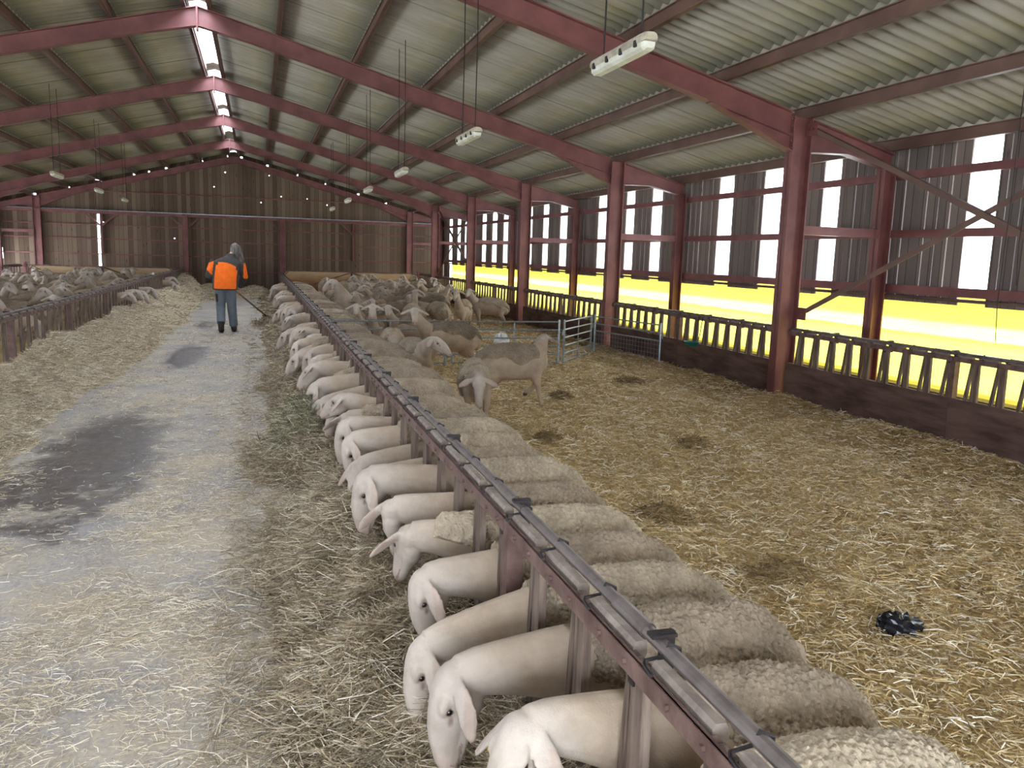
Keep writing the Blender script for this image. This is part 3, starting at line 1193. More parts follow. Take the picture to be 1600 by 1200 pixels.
b1 = blades(150000, -0.2, RX - 0.02, 0.8, 14, z_hayr, 0.03, 0.22, 0.0017, 0.7, 0.02, 3.0, keep_r, 5)
b2 = blades(9000, -0.2, RX - 0.02, 12, 32, z_hayr, 0.06, 0.2, 0.003, 0.6, 0.016, 40, keep_r, 6)
bed_object('hay_bank', [(V, F, None), b1, b2], [M['hay_bed'], M['hay']], 'bank of loose greenish hay along the foot of the right feed fence', 'hay', [0, 1, 1])

V, F = grid_bed(np.arange(LX + 0.004, -1.0, 0.04), np.concatenate([np.arange(4.5, 14, 0.05), np.arange(14, 33, 0.12)]), z_hayl)


def keep_l(x, y, r):
    return z_hayl(x, y) > 0.014 - 0.0185 * r.random(len(x))


b1 = blades(80000, LX + 0.02, -1.0, 4.6, 18, z_hayl, 0.05, 0.22, 0.0024, 0.6, 0.016, 6.0, keep_l, 7)
b2 = blades(8000, LX + 0.02, -1.0, 16, 32, z_hayl, 0.06, 0.22, 0.003, 0.6, 0.016, 40, keep_l, 8)
bed_object('hay_bank', [(V, F, None), b1, b2], [M['hay_bed_pale'], M['hay_pale']], 'pale heaped hay along the foot of the left feed fence', 'hay', [0, 1, 1])

V, F = grid_bed(np.arange(-2.5, 0.75, 0.08), np.arange(27.0, YB + 0.1, 0.1), z_hayend)
be = blades(7000, -2.4, 0.7, 27.5, YB, z_hayend, .08, .25, .0028, .7, .02, 60, lambda x, y, r: z_hayend(x, y) > .0, 12)
bed_object('hay_bank', [(V, F, None), be], [M['hay_bed_pale'], M['hay_pale']], 'pale hay mounds across the far end of the feed passage', 'hay', [0, 1])

# loose stems trodden into the feed passage
zero = lambda x, y: np.full(np.shape(x), 0.001)


def keep_c(x, y, r):
    dens = 0.25 + 0.75 * np.clip((vn2(x, y, 0.55, 41) * 0.6 + vn2(x, y, 0.2, 42) * 0.4 - 0.38) * 4.5, 0, 1)
    wet = np.exp(-((((x + 1.18) / 0.50) ** 2 + ((y - 7.0) / 2.3) ** 2) ** 2)) + np.exp(-((((x + 1.05) / 0.4) ** 2 + ((y - 13.4) / 1.9) ** 2) ** 2))
    dens *= 1 - 0.95 * np.clip(wet, 0, 1)
    dens *= 1 - 0.92 * np.exp(-(((x + 1.22) / 0.33) ** 2 + ((y - 4.3) / 0.6) ** 2))
    dens *= 1 - 0.8 * np.exp(-(((x + 0.03) / 0.12) ** 2)) * (y > 3.2)
    return r.random(len(x)) < dens


b1 = blades(100000, -1.75, 0.2, 1.6, 20, zero, 0.008, 0.10, 0.0015, 0.12, 0.004, 3.4, keep_c, 9)
bed_object('straw_litter', [b1], [M['hay_pale']], 'loose straw stems scattered over the concrete feed passage', 'straw', [0])

keep_p = lambda x, y, r: ((x - .30) / .27) ** 2 + ((y - 6.62) / .5) ** 2 < .4 + .7 * r.random(len(x))
bp = blades(7000, -0.02, .60, 6.05, 7.2, z_hayr, .06, .26, .0020, 1.25, .03, 60, keep_p, 55)
bed_object('hay_pile', [bp], [blade_mat('greenish_hay', [(0, lin(74, 70, 50)), (.45, lin(118, 112, 84)), (.8, lin(160, 152, 122)), (1, lin(206, 200, 176))])], 'tall tuft of greenish hay on the passage side of the feeding ewes', 'hay', [0])

# ================================================================== SHEEP
def ell_ring(c, ax, ay, rx, ry, n=16, ex=1.0):
    out = []
    for k in range(n):
        a = 2 * math.pi * k / n
        ca, sa = math.cos(a), math.sin(a)
        if ex != 1.0:
            ca = math.copysign(abs(ca) ** ex, ca)
            sa = math.copysign(abs(sa) ** ex, sa)
        out.append(Vector(c) + ax * (ca * rx) + ay * (sa * ry))
    return out


def limb(mb, pts, rad, n=10, flat=None):
    """tapered limb through points; rad: radius or (rx, ry) pairs; x axis stays sideways"""
    pts = [Vector(p) for p in pts]
    rings = []
    m = len(pts)
    ref = Vector(flat) if flat else Vector((1, 0, 0))
    for i, p in enumerate(pts):
        d = (pts[min(i + 1, m - 1)] - pts[max(i - 1, 0)]).normalized()
        ax = (ref - d * ref.dot(d))
        ax.normalize()
        ay = d.cross(ax)
        r = rad[i]
        rx, ry = r if isinstance(r, tuple) else (r, r)
        rings.append(ell_ring(p, ax, ay, rx, ry, n))
    mb.loft(rings)


TORSO = [(-0.405, .400, .012, .015), (-0.396, .402, .042, .055), (-0.37, .415, .076, .092), (-0.335, .432, .102, .124), (-0.28, .452, .124, .150), (-0.20, .468, .140, .166), (-0.05, .470, .152, .178), (0.08, .468, .149, .178),
         (0.20, .468, .130, .168), (0.29, .475, .108, .146), (0.345, .488, .082, .112), (0.375, .492, .040, .055)]


def torso_at(y):
    ys = [t[0] for t in TORSO]
    return [float(np.interp(y, ys, [t[j] for t in TORSO])) for j in (1, 2, 3)]


def bez(a, b, c, n):
    out = []
    for i in range(n):
        t = i / (n - 1)
        out.append(a * (1 - t) ** 2 + b * 2 * t * (1 - t) + c * t * t)
    return out


def sheep_meshes(tagname, poll, hdir, ear=(0.9, -0.35, -0.35), hup=None, legs=None, voxel=0.008, wool='full', wool_neck=0.0, lump=0.010, wgrid=(150, 120), seed=0,
                 rear=False, swing=0.0, belly=1.0, woolcol=1.0):
    """body mesh (one continuous surface) and fleece mesh, sheep facing +y, feet at z=0"""
    r = random.Random(seed)
    mb = MB()
    X = Vector((1, 0, 0))
    mb.loft([ell_ring((0, y, zc - (0.0 if belly == 1 else 0.012)), X, Vector((0, 0, 1)), rx * belly, rz, 20) for y, zc, rx, rz in TORSO])
    poll = Vector(poll)
    hd = Vector(hdir).normalized()
    nb = Vector((0, 0.25, 0.515))
    ctrl = Vector((poll.x * 0.25, 0.25 + 0.62 * (poll.y - 0.25), 0.5 * 0.56 + 0.5 * (poll.z + 0.02)))
    if poll.z > 0.7:
        ctrl = Vector((poll.x * 0.2, 0.40, 0.60))
    npts = bez(nb, ctrl, poll - hd * 0.01, 7)
    nr = [(.095, .130), (.086, .113), (.076, .097), (.067, .084), (.060, .074), (.054, .067), (.046, .056)]
    side = hd.cross(Vector((0, 0, 1)))
    if hup is not None:
        side = hd.cross(Vector(hup))
    if side.length < 0.2:
        side = Vector((1, 0, 0))
    side.normalize()
    hu = side.cross(hd).normalized()       # top of the skull / front of the face
    # neck
    rings = []
    for i, p in enumerate(npts):
        d = (npts[min(i + 1, 6)] - npts[max(i - 1, 0)]).normalized()
        ax = X.lerp(side if side.x > 0 else -side, (i / 6) ** 2)
        ax = (ax - d * ax.dot(d)).normalized()
        rings.append(ell_ring(p, ax, d.cross(ax), nr[i][0], nr[i][1], 16))
    mb.loft(rings)
    # head: (along, offset towards the face, half width, half height)
    HS = [(-0.050, -.012, .022, .022), (-0.034, -.008, .046, .046), (-0.006, .000, .054, .058), (0.030, .004, .053, .062), (0.062, .006, .051, .061), (0.095, .012, .043, .055), (0.13, .015, .037, .049), (0.165, .012, .033, .043),
          (0.195, .005, .033, .039), (0.222, -.004, .033, .036), (0.240, -.010, .028, .029), (0.252, -.014, .014, .015)]
    mb.loft([ell_ring(poll + hd * a + hu * o, side, hu, w, h, 18, .9) for a, o, w, h in HS])
    # cheeks and lower jaw
    mb.loft([ell_ring(poll + hd * a - hu * o, side, hu, w, h, 14) for a, o, w, h in [(-0.005, .028, .02, .02), (0.025, .042, .040, .036), (0.065, .048, .041, .036), (0.105, .043, .030, .028), (0.15, .036, .023, .022), (0.195, .032, .022, .018), (0.222, .030, .018, .014), (0.234, .028, .008, .006)]])
    # brow ridges over the eyes, nostril rims
    for s in (1, -1):
        c = poll + hd * 0.050 + side * (0.044 * s) + hu * 0.036
        mb.loft([ell_ring(c + hd * a, side, hu, w, w * .85, 8) for a, w in ((-.03, .004), (-.018, .014), (0.0, .019), (.018, .014), (.030, .004))])
        c = poll + hd * 0.232 + side * (0.019 * s) + hu * 0.004
        mb.loft([ell_ring(c + hd * a, side, hu, w, w, 8) for a, w in ((-.022, .003), (-.010, .012), (0.004, .013), (.013, .004))])
    # ears: long flat leaves
    for s in (1, -1):
        root = poll + side * (0.046 * s) + hu * 0.008 - hd * 0.012
        e = ear if not isinstance(ear[0], tuple) else ear[0 if s > 0 else 1]
        ed = (side * (e[0] * s) + hu * e[1] + hd * e[2]).normalized()
        # droop under gravity
        ed = (ed + Vector((0, 0, -0.25))).normalized()
        nrm = hu * 0.6 + side * (s * 1.3 * max(0.0, ed.dot(hd)))
        nrm = nrm - ed * nrm.dot(ed)
        if nrm.length < 0.1:
            nrm = hd - ed * hd.dot(ed)
        nrm.normalize()
        wv = ed.cross(nrm)
        mb.loft([ell_ring(root + ed * a - nrm * (b + 0.0) + Vector((0, 0, -1)) * (a * a * 1.4), wv, nrm, w, t, 12) for a, b, w, t in
                 [(-0.01, 0, .018, .014), (0.015, 0, .024, .013), (0.045, .002, .033, .010), (0.085, .002, .036, .0085), (0.118, .001, .028, .0075), (0.138, 0, .012, .006)]])
    # legs
    L = dict(fl=0.0, fr=0.0, hl=0.0, hr=0.0, lift=None)
    L.update(legs or {})
    hooves = []
    for key, s in (('fl', -1), ('fr', 1)):
        o = L[key]
        lift = 0.10 if L['lift'] == key else 0.0
        px = 0.082 * s
        P = [(px, .235, .42), (px, .250, .33), (px * .98, .248 + o * .35 + lift * .5, .225), (px * .96, .245 + o * .75 + lift * .2, .12 + lift * .5), (px * .95, .25 + o * .95 - lift * .3, .055 + lift),
             (px * .95, .262 + o - lift * .4, .025 + lift), (px * .95, .275 + o - lift * .5, .004 + lift)]
        limb(mb, P, [(.050, .075), (.040, .055), (.025, .030), (.019, .020), (.019, .020), (.022, .024), (.024, .028)])
        hooves.append(Vector(P[-1]))
    for key, s in (('hl', -1), ('hr', 1)):
        o = L[key]
        lift = 0.10 if L['lift'] == key else 0.0
        px = 0.092 * s
        P = [(px * .9, -.24, .46), (px, -.225, .37), (px, -.235 + o * .3, .29), (px * .97, -.315 + o * .6, .195 + lift * .4), (px * .95, -.310 + o * .85 - lift, .115 + lift * .6),
             (px * .95, -.302 + o - lift * 1.4, .055 + lift), (px * .95, -.288 + o - lift * 1.6, .022 + lift * 1.1), (px * .95, -.278 + o - lift * 1.6, .004 + lift * 1.15)]
        limb(mb, P, [(.065, .130), (.060, .095), (.040, .060), (.022, .030), (.018, .021), (.019, .021), (.022, .025), (.023, .028)])
        hooves.append(Vector(P[-1]))
    # tail
    tx = r.uniform(-.02, .02)
    limb(mb, [(0, -.34, .52), (tx, -.395, .49), (tx * 1.5, -.415, .43), (tx * 2, -.412, .36)], [.030, .028, .022, .012])
    # udder
    if belly != 1.0:
        mb.loft([ell_ring((0, y, .30), X, Vector((0, 0, 1)), w, h, 12) for y, w, h in ((-.27, .02, .02), (-.24, .07, .07), (-.18, .085, .085), (-.12, .06, .05), (-.09, .02, .02))])
    me0 = mb.mesh('tmp')
    o = bpy.data.objects.new('tmp', me0)
    COL.objects.link(o)
    rm = o.modifiers.new('r', 'REMESH')
    rm.mode = 'VOXEL'
    rm.voxel_size = voxel
    sm = o.modifiers.new('s', 'SMOOTH')
    sm.factor = 0.5
    sm.iterations = 4 if voxel < 0.009 else 2
    dg = bpy.context.evaluated_depsgraph_get()
    ev = o.evaluated_get(dg)
    me = bpy.data.meshes.new_from_object(ev)
    me.name = 'body'
    bpy.data.objects.remove(o)
    bpy.data.meshes.remove(me0)
    n = len(me.vertices)
    P = np.empty(n * 3, np.float32)
    me.vertices.foreach_get('co', P)
    P = P.reshape(-1, 3).astype(float)
    # colour: cream hair, whiter head, pink muzzle and ears, dark eyes and hooves
    col = np.tile(np.array([0.40, 0.315, 0.24]), (n, 1))

    def blend(w, c):
        nonlocal col
        w = np.clip(w, 0, 1)[:, None]
        col = col * (1 - w) + np.array(c) * w

    H = P - np.array(poll)
    ha = H @ np.array(hd)
    hsd = H @ np.array(side)
    hup_ = H @ np.array(hu)
    rad = np.sqrt((H ** 2).sum(1))
    cd = np.sqrt(((P - np.array(poll + hd * 0.09)) ** 2).sum(1))
    onhead = (rad < 0.32) & (cd < 0.24)
    wob = vnoise(P, .05)
    blend(np.clip((0.235 + .05 * (wob - .5) - cd) / .11, 0, 1), (0.46, 0.40, 0.345))
    muzzle = np.where(onhead & (np.abs(hsd) < 0.05), np.clip((ha - 0.165) * 13, 0, 1), 0)
    blend(muzzle * 0.5, (0.40, 0.26, 0.21))
    for s in (1, -1):
        nos = np.array(poll + hd * 0.243 + side * (0.019 * s) + hu * 0.004)
        dn_ = np.sqrt(((P - nos) ** 2).sum(1))
        blend(np.clip((0.012 - dn_) / .006, 0, 1) * .8, (0.10, 0.05, 0.04))
    mouth = onhead & (ha > .165) & (np.abs(hup_ + .030 - .05 * (ha - .2)) < .0045) & (np.abs(hsd) < .05)
    blend(mouth * .65, (0.16, 0.09, 0.07))
    NP = np.array([list(q_) for q_ in bez(nb, ctrl, poll - hd * 0.01, 24)][:21])
    dneck = np.sqrt(((P[:, None, :] - NP[None]) ** 2).sum(2)).min(1)
    ears = onhead & (np.abs(hsd) > 0.066) & (ha < 0.10) & (ha > -.08) & (hup_ > -0.040) & (rad < .21) & (dneck > .080)
    blend(np.where(ears, np.clip((np.abs(hsd) - .062) * 25, 0, .6), 0), (0.45, 0.385, 0.34))
    blend(np.where(ears & (np.abs(hsd) > 0.075) & (hup_ < -0.004), 0.4, 0), (0.40, 0.27, 0.21))
    for s in (1, -1):
        e = np.array(poll + hd * 0.064 + side * (0.050 * s) + hu * 0.020)
        de = np.sqrt(((P - e) ** 2).sum(1))
        blend(np.clip((0.026 - de) / 0.008, 0, 1) * 0.45, (0.30, 0.20, 0.16))
        blend(np.clip((0.0125 - de) / 0.004, 0, 1), (0.02, 0.013, 0.01))
        tear = np.array(poll + hd * 0.092 + side * (0.043 * s) + hu * 0.012)
        dt = np.sqrt((((P - tear) @ np.stack([np.array(hd) * .5, np.array(side), np.array(hu)], 1)) ** 2).sum(1))
        blend(np.clip((0.010 - dt) / 0.006, 0, 1) * .7, (0.12, 0.07, 0.055))
    low = (P[:, 2] < 0.36) & (np.abs(P[:, 1]) < 0.36) & ~onhead
    blend(np.where(low, 0.45, 0) * (P[:, 2] > 0.24), (0.50, 0.36, 0.28))
    for h in hooves:
        dh = np.sqrt(((P - np.array(h)) ** 2).sum(1))
        blend((dh < 0.045) * np.clip((h.z + 0.034 - P[:, 2]) / 0.008, 0, 1), (0.05, 0.04, 0.035))
    at = me.attributes.new('skin', 'FLOAT_COLOR', 'POINT')
    at.data.foreach_set('color', np.concatenate([col, np.ones((n, 1))], 1).astype(np.float32).ravel())
    me.materials.clear()
    me.materials.append(M['skin'])
    me.polygons.foreach_set('use_smooth', [True] * len(me.polygons))

    # fleece: shell over the back and sides with a ragged lower edge and curled locks
    fl = None
    if wool:
        nu, nv = wgrid
        y0, y1 = -0.400, {'full': 0.33, 'back': 0.12, 'short': 0.30}.get(wool, 0.33)
        u = np.linspace(0, 1, nu)
        v = np.linspace(-1, 1, nv)
        U, Vv = np.meshgrid(u, v, indexing='ij')
        yy = y0 + (y1 - y0) * (U * 0.35 + 0.65 * U ** 1.6 if True else U)
        ys = np.array([t[0] for t in TORSO])
        zc = np.interp(yy, ys, [t[1] for t in TORSO])
        rx = np.interp(yy, ys, [t[2] for t in TORSO]) * belly
        rz = np.interp(yy, ys, [t[3] for t in TORSO])
        lim = {'full': 108, 'back': 84, 'short': 88}.get(wool, 100)
        thmax = np.radians(lim + 14 * np.sin(U * 7 + seed) + 8 * np.sin(U * 19 + seed * 2.1)) * (0.82 + 0.18 * np.sin(np.clip(U, 0, 1) * np.pi))
        th = Vv * thmax
        edge = np.minimum(np.minimum((1 - np.abs(Vv)) / 0.24, U / 0.02), (1 - U) / 0.08)
        edge = np.clip(edge, 0, 1)
        edge = edge * edge * (3 - 2 * edge)
        base = np.stack([rx * np.sin(th) * (1 - .13 * np.clip(np.cos(th), 0, 1)), yy, zc + rz * np.cos(th)], -1).reshape(-1, 3)
        nrm = np.stack([np.sin(th) / np.maximum(rx, .03), np.zeros_like(th), np.cos(th) / np.maximum(rz, .03)], -1).reshape(-1, 3)
        nrm[:, 1] += np.where(base[:, 1] < -0.26, (-0.26 - base[:, 1]) * 75, 0) * -1
        nrm[:, 1] += np.where(base[:, 1] > 0.26, (base[:, 1] - 0.26) * 60, 0)
        nrm /= np.linalg.norm(nrm, axis=1)[:, None]
        e = edge.ravel()
        Q = base + np.array([seed * 1.7, 0, 0])
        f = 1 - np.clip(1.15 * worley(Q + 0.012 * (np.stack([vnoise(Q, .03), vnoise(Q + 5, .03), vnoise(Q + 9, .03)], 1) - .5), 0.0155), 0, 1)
        big = vnoise(Q, 0.09)
        rag = vnoise(Q, 0.035)
        thick = -0.012 + e * (0.020 + 0.018 * big) + (e > 0.15) * lump * 1.35 * f + (rag - 0.5) * 0.016 * (e < 0.95) * (e > 0)
        if swing:
            pass
        Vt = base + nrm * thick[:, None]
        idx = np.arange(nu * nv).reshape(nu, nv)
        F = np.stack([idx[:-1, :-1], idx[:-1, 1:], idx[1:, 1:], idx[1:, :-1]], -1).reshape(-1, 4)
        tone = 0.74 + 0.34 * f + 0.25 * (big - 0.5)  # creases between the locks darkened: their shade put into the fleece colour
        es = np.clip((1 - np.abs(Vv.ravel())) / .22 + (rag - .5) * .7, 0, 1)
        if wool_neck > 0:
            nn, nm = max(16, int(nu * 0.35)), nv
            tt = np.linspace(0.0, wool_neck, nn)
            pts = np.array([list(p) for p in bez(nb, ctrl, poll - hd * 0.01, 30)])
            ti = np.linspace(0, 1, 30)
            C = np.stack([np.interp(tt, ti, pts[:, j]) for j in range(3)], 1)
            D = np.gradient(C, axis=0)
            D /= np.linalg.norm(D, axis=1)[:, None]
            ax = np.array([1.0, 0, 0]) - D * D[:, :1]
            ax /= np.linalg.norm(ax, axis=1)[:, None]
            ay = np.cross(ax, D)
            ay *= np.sign(ay[:, 2:3])
            rxn = np.interp(tt * 6, range(7), [a for a, b in nr])
            ryn = np.interp(tt * 6, range(7), [b for a, b in nr])
            vv = np.linspace(-1, 1, nm)
            T2, V2 = np.meshgrid(np.arange(nn), vv, indexing='ij')
            tv = V2 * np.radians(105 - 25 * T2 / nn)
            ed2 = np.clip(np.minimum((1 - np.abs(V2)) / 0.12, (nn - 1 - T2) / (nn * 0.12)), 0, 1)
            ed2 = (ed2 * ed2 * (3 - 2 * ed2)).ravel()
            dirv = (ax[T2] * np.sin(tv)[..., None] * rxn[T2][..., None] + ay[T2] * np.cos(tv)[..., None] * ryn[T2][..., None]).reshape(-1, 3)
            b2 = C[T2].reshape(-1, 3) + dirv
            n2_ = dirv / np.linalg.norm(dirv, axis=1)[:, None]
            Q2 = b2 + np.array([seed * 1.7, 0, 0])
            f2 = 1 - np.clip(worley(Q2, 0.023), 0, 1)
            th2 = -0.012 + ed2 * (0.026 + 0.012 * vnoise(Q2, .06)) + (ed2 > .15) * lump * 1.3 * f2 + (vnoise(Q2, .03) - .5) * 0.016 * (ed2 < .95)
            V2t = b2 + n2_ * th2[:, None]
            id2 = np.arange(nn * nm).reshape(nn, nm) + len(Vt)
            F = np.concatenate([F, np.stack([id2[:-1, :-1], id2[:-1, 1:], id2[1:, 1:], id2[1:, :-1]], -1).reshape(-1, 4)[:, ::-1]])
            Vt = np.concatenate([Vt, V2t])
            tone = np.concatenate([tone, 0.78 + 0.3 * f2])
            es = np.concatenate([es, np.ones(len(f2))])
        # the short belly hair takes over towards the lower edge
        cream = np.array([1.10, 1.02, 0.94])
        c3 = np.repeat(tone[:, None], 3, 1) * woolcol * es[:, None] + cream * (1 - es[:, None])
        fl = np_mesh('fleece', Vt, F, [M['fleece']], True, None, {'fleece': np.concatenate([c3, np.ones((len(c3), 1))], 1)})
    return me, fl, poll, hd, side, hu


EYE_ME = None
TAG_ME = None


def tag_mesh():
    q = MB()
    q.prism([(-.011, 0), (.011, 0), (.014, -.026), (-.014, -.026)], 'y', -.0012, .0012)
    q.tube([(0, -.003, -.004), (0, .010, -.004)], .004, 8)
    return q.mesh('ear_tag', [M['tag_yellow']])


def eye_mesh():
    q = MB()
    rings = []
    for i in range(1, 8):
        a = math.pi * i / 8
        rings.append(ell_ring((0, 0, math.cos(a) * .0115), Vector((1, 0, 0)), Vector((0, 1, 0)), math.sin(a) * .0115, math.sin(a) * .0115, 14))
    q.loft(rings)
    return q.mesh('eye', [M['eye']], True)


EYE_ME, TAG_ME = eye_mesh(), tag_mesh()
VAR = {}


def variant(key, **kw):
    VAR[key] = sheep_meshes(key, seed=len(VAR) + 1, **kw)


def place_sheep(key, x, y, rz, label, group, z=0.0, sc=1.0, eyes=False, eartag=None, tilt=0.0, name='sheep'):
    me, fl, poll, hd, side, hu = VAR[key]
    t = thing(name, label, 'sheep', (x, y, z), rz, group)
    t.scale = (sc, sc, sc)
    if tilt:
        t.rotation_euler = (tilt, 0, rz)
    link('body', me, t)
    if fl:
        link('fleece', fl, t)
    if eyes:
        for s in (1, -1):
            e = link('eye', EYE_ME, t)
            e.location = poll + hd * 0.064 + side * (0.0435 * s) + hu * 0.020
    if eartag:
        e = link('ear_tag', TAG_ME, t)
        e.location = eartag[0]
        e.rotation_euler = eartag[1]
    return t

# ------------------------------------------------------------------ the feeding row at the right fence
HI = dict(voxel=0.0062, wgrid=(230, 200))
MID = dict(voxel=0.010, wgrid=(90, 80), lump=0.011)
LO = dict(voxel=0.013, wgrid=(48, 44), lump=0.010)
# near ewes, individually posed. local frame: forward = towards the passage, +x of the sheep = +y... (sheep faces -x world)
variant('near_0', poll=(0.00, .58, .40), hdir=(0.0, .15, -.98), ear=(.75, -.25, .55), wool='full', **HI)
variant('near_a', poll=(-.05, .61, .60), hdir=(-.25, .42, -.85), ear=((.8, -.1, .6), (.8, -.1, .6)), wool='back', legs=dict(hl=.05), **HI)
variant('near_b', poll=(-.02, .66, .52), hdir=(-.08, .12, -.98), ear=((.7, -.15, .7), (.9, -.2, .3)), wool='full', legs=dict(hr=.06), **HI)
variant('near_c', poll=(-.02, .69, .455), hdir=(-.03, .08, -1.0), ear=(.75, -.25, .55), wool='full', wool_neck=.2, **HI)
variant('near_d', poll=(0.00, .63, .54), hdir=(0.03, -.10, -.98), ear=(.7, -.25, .4), wool='full', wool_neck=.3, legs=dict(hl=-.05), **HI)
variant('near_e', poll=(-.06, .66, .52), hdir=(-.30, .22, -.95), ear=(.75, -.3, .5), wool='full', **HI)
variant('near_f', poll=(0.10, .60, .55), hdir=(.50, .10, -.85), ear=(.95, -.05, .1), wool='full', wool_neck=.72, **HI)
variant('near_g', poll=(0.06, .62, .56), hdir=(.35, -.15, -.95), ear=(.85, -.2, .4), wool='full', **HI)
variant('near_h', poll=(-.02, .66, .60), hdir=(-.05, .12, -.98), ear=(.7, -.2, .6), wool='short', **HI)
variant('mid_a', poll=(0.02, .66, .52), hdir=(0.05, .3, -.95), ear=(.8, -.2, .5), wool='full', **MID)
variant('mid_b', poll=(-.05, .63, .55), hdir=(-.3, .35, -.88), ear=(.85, -.2, .4), wool='full', wool_neck=.5, **MID)
variant('mid_c', poll=(0.07, .70, .45), hdir=(.2, .55, -.8), ear=(.8, -.3, .4), wool='full', **MID)
variant('mid_d', poll=(0.00, .62, .58), hdir=(.35, .5, -.75), ear=(.9, -.1, .2), wool='back', wool_neck=.25, **MID)
variant('mid_e', poll=(0.10, .58, .64), hdir=(.55, .6, -.55), ear=(.9, -.1, .1), wool='full', **MID)
variant('mid_f', poll=(-.08, .68, .42), hdir=(-.4, .3, -.85), ear=(.8, -.2, .3), wool='full', wool_neck=.6, **MID)

FX = 1.145     # body centre of a ewe standing up to the fence
row = []
near_seq = ['near_0', 'near_a', 'near_b', 'near_c', 'near_d', 'near_f', 'near_g', 'near_h', 'near_b', 'near_e', 'near_d', 'near_h', 'near_f']
mids = ['mid_a', 'mid_b', 'mid_c', 'mid_d', 'mid_a', 'mid_f', 'mid_c', 'mid_b', 'mid_e', 'mid_a', 'mid_d', 'mid_f']
rr = random.Random(11)
yk = 1.653 - PITCH_R
k = 0
while yk < 27.6:
    skip = (yk > 10.5 and rr.random() < 0.30) or (yk > 19 and rr.random() < 0.35)
    if not skip:
        row.append((k, yk))
    yk += PITCH_R
    k += 1
DESC = {'near_0': 'ewe cut off by the picture bottom', 'near_a': 'cream bare-shouldered ewe', 'near_b': 'long-necked ewe', 'near_c': 'low-headed ewe', 'near_d': 'ewe with woolly collar', 'near_e': 'ewe facing the camera',
        'near_f': 'ewe with wool to her ears', 'near_g': 'ewe turning away', 'near_h': 'ewe in profile', 'mid_a': 'ewe', 'mid_b': 'woolly-necked ewe', 'mid_c': 'ewe stretching forward', 'mid_d': 'pale ewe', 'mid_e': 'ewe looking up', 'mid_f': 'woolly ewe'}
for n, (k, yk) in enumerate(row):
    near = n < len(near_seq)
    key = near_seq[n] if near else mids[(n * 5 + n // 4) % len(mids)]
    jx = 0 if near else rr.uniform(-.05, .07)
    rz = math.pi / 2 + rr.uniform(-.10, .10) * (0.5 if near else 1)
    sc = rr.uniform(.96, 1.02) if near else rr.uniform(.90, 1.05)
    if n == 1:
        sc = .95
    et = None
    if near and n in (1, 2):
        pl, hd, sd, hu = VAR[key][2:6]
        et = (pl + sd * 0.085 - hd * -0.03 + hu * 0.012 + Vector((0, 0, -.03)), (0.3, 0.2, 0.4))
    lab = '%s at the right fence, %s of the row' % (DESC[key], ordinal(n + 1))
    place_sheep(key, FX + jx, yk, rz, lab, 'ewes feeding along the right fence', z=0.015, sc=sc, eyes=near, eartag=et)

# ------------------------------------------------------------------ loose flock in the right pen
FL = dict(voxel=0.0105, wgrid=(80, 70), lump=0.009)
variant('stand_alert', poll=(0.0, .50, .84), hdir=(0.0, .8, -.6), ear=(1, -.1, 0), wool='short', legs=dict(fl=.04, hr=-.05), belly=1.04, **FL)
variant('stand_right', poll=(0.12, .45, .80), hdir=(.85, .35, -.45), ear=(1, -.05, 0), wool='full', legs=dict(fr=.05, hl=.05), **FL)
variant('stand_left', poll=(-.12, .45, .80), hdir=(-.85, .35, -.45), ear=(1, -.05, 0), wool='short', legs=dict(fl=-.04), belly=1.04, **FL)
variant('walk', poll=(0.02, .55, .74), hdir=(0.05, .85, -.5), ear=(1, -.2, -.1), wool='short', legs=dict(fl=.10, fr=-.10, hl=-.10, hr=.10), **FL)
variant('low', poll=(0.05, .62, .50), hdir=(.1, .5, -.85), ear=(.9, -.2, .2), wool='full', legs=dict(hl=.05), **FL)
variant('trot', poll=(-.15, .37, .70), hdir=(-.85, .05, -.45), ear=(.9, -.3, -.3), wool='short', woolcol=.75, legs=dict(fl=-.05, fr=.06, hl=.06, hr=-.04, lift='fl'), belly=1.05, **FL)

variant('walk_low', poll=(0.02, .58, .55), hdir=(0.0, .50, -.86), ear=(1, -.12, 0), wool='full', woolcol=.85, legs=dict(fl=.08, fr=-.08, hl=-.08, hr=.08), **FL)
variant('peer_right', poll=(-.06, .50, .68), hdir=(-.62, .55, -.6), ear=(1, -.1, 0), wool='full', legs=dict(fl=-.04), **FL)
variant('side_dark', poll=(-.05, .50, .80), hdir=(-.85, .25, -.55), ear=(1, -.05, -.1), wool='short', woolcol=.55, belly=1.05, legs=dict(fl=.05, hl=.05, hr=-.04), **FL)
variant('climb', poll=(0.0, .55, .62), hdir=(-.1, .2, -.97), ear=(.8, -.3, .4), wool='back', legs=dict(fl=.08, fr=.02), belly=1.04, **FL)
flock = []


def F_(key, x, y, deg, desc, sc=1.0, tilt=0.0, z=0.03):
    flock.append((key, x, y, deg, desc, sc, tilt, z))


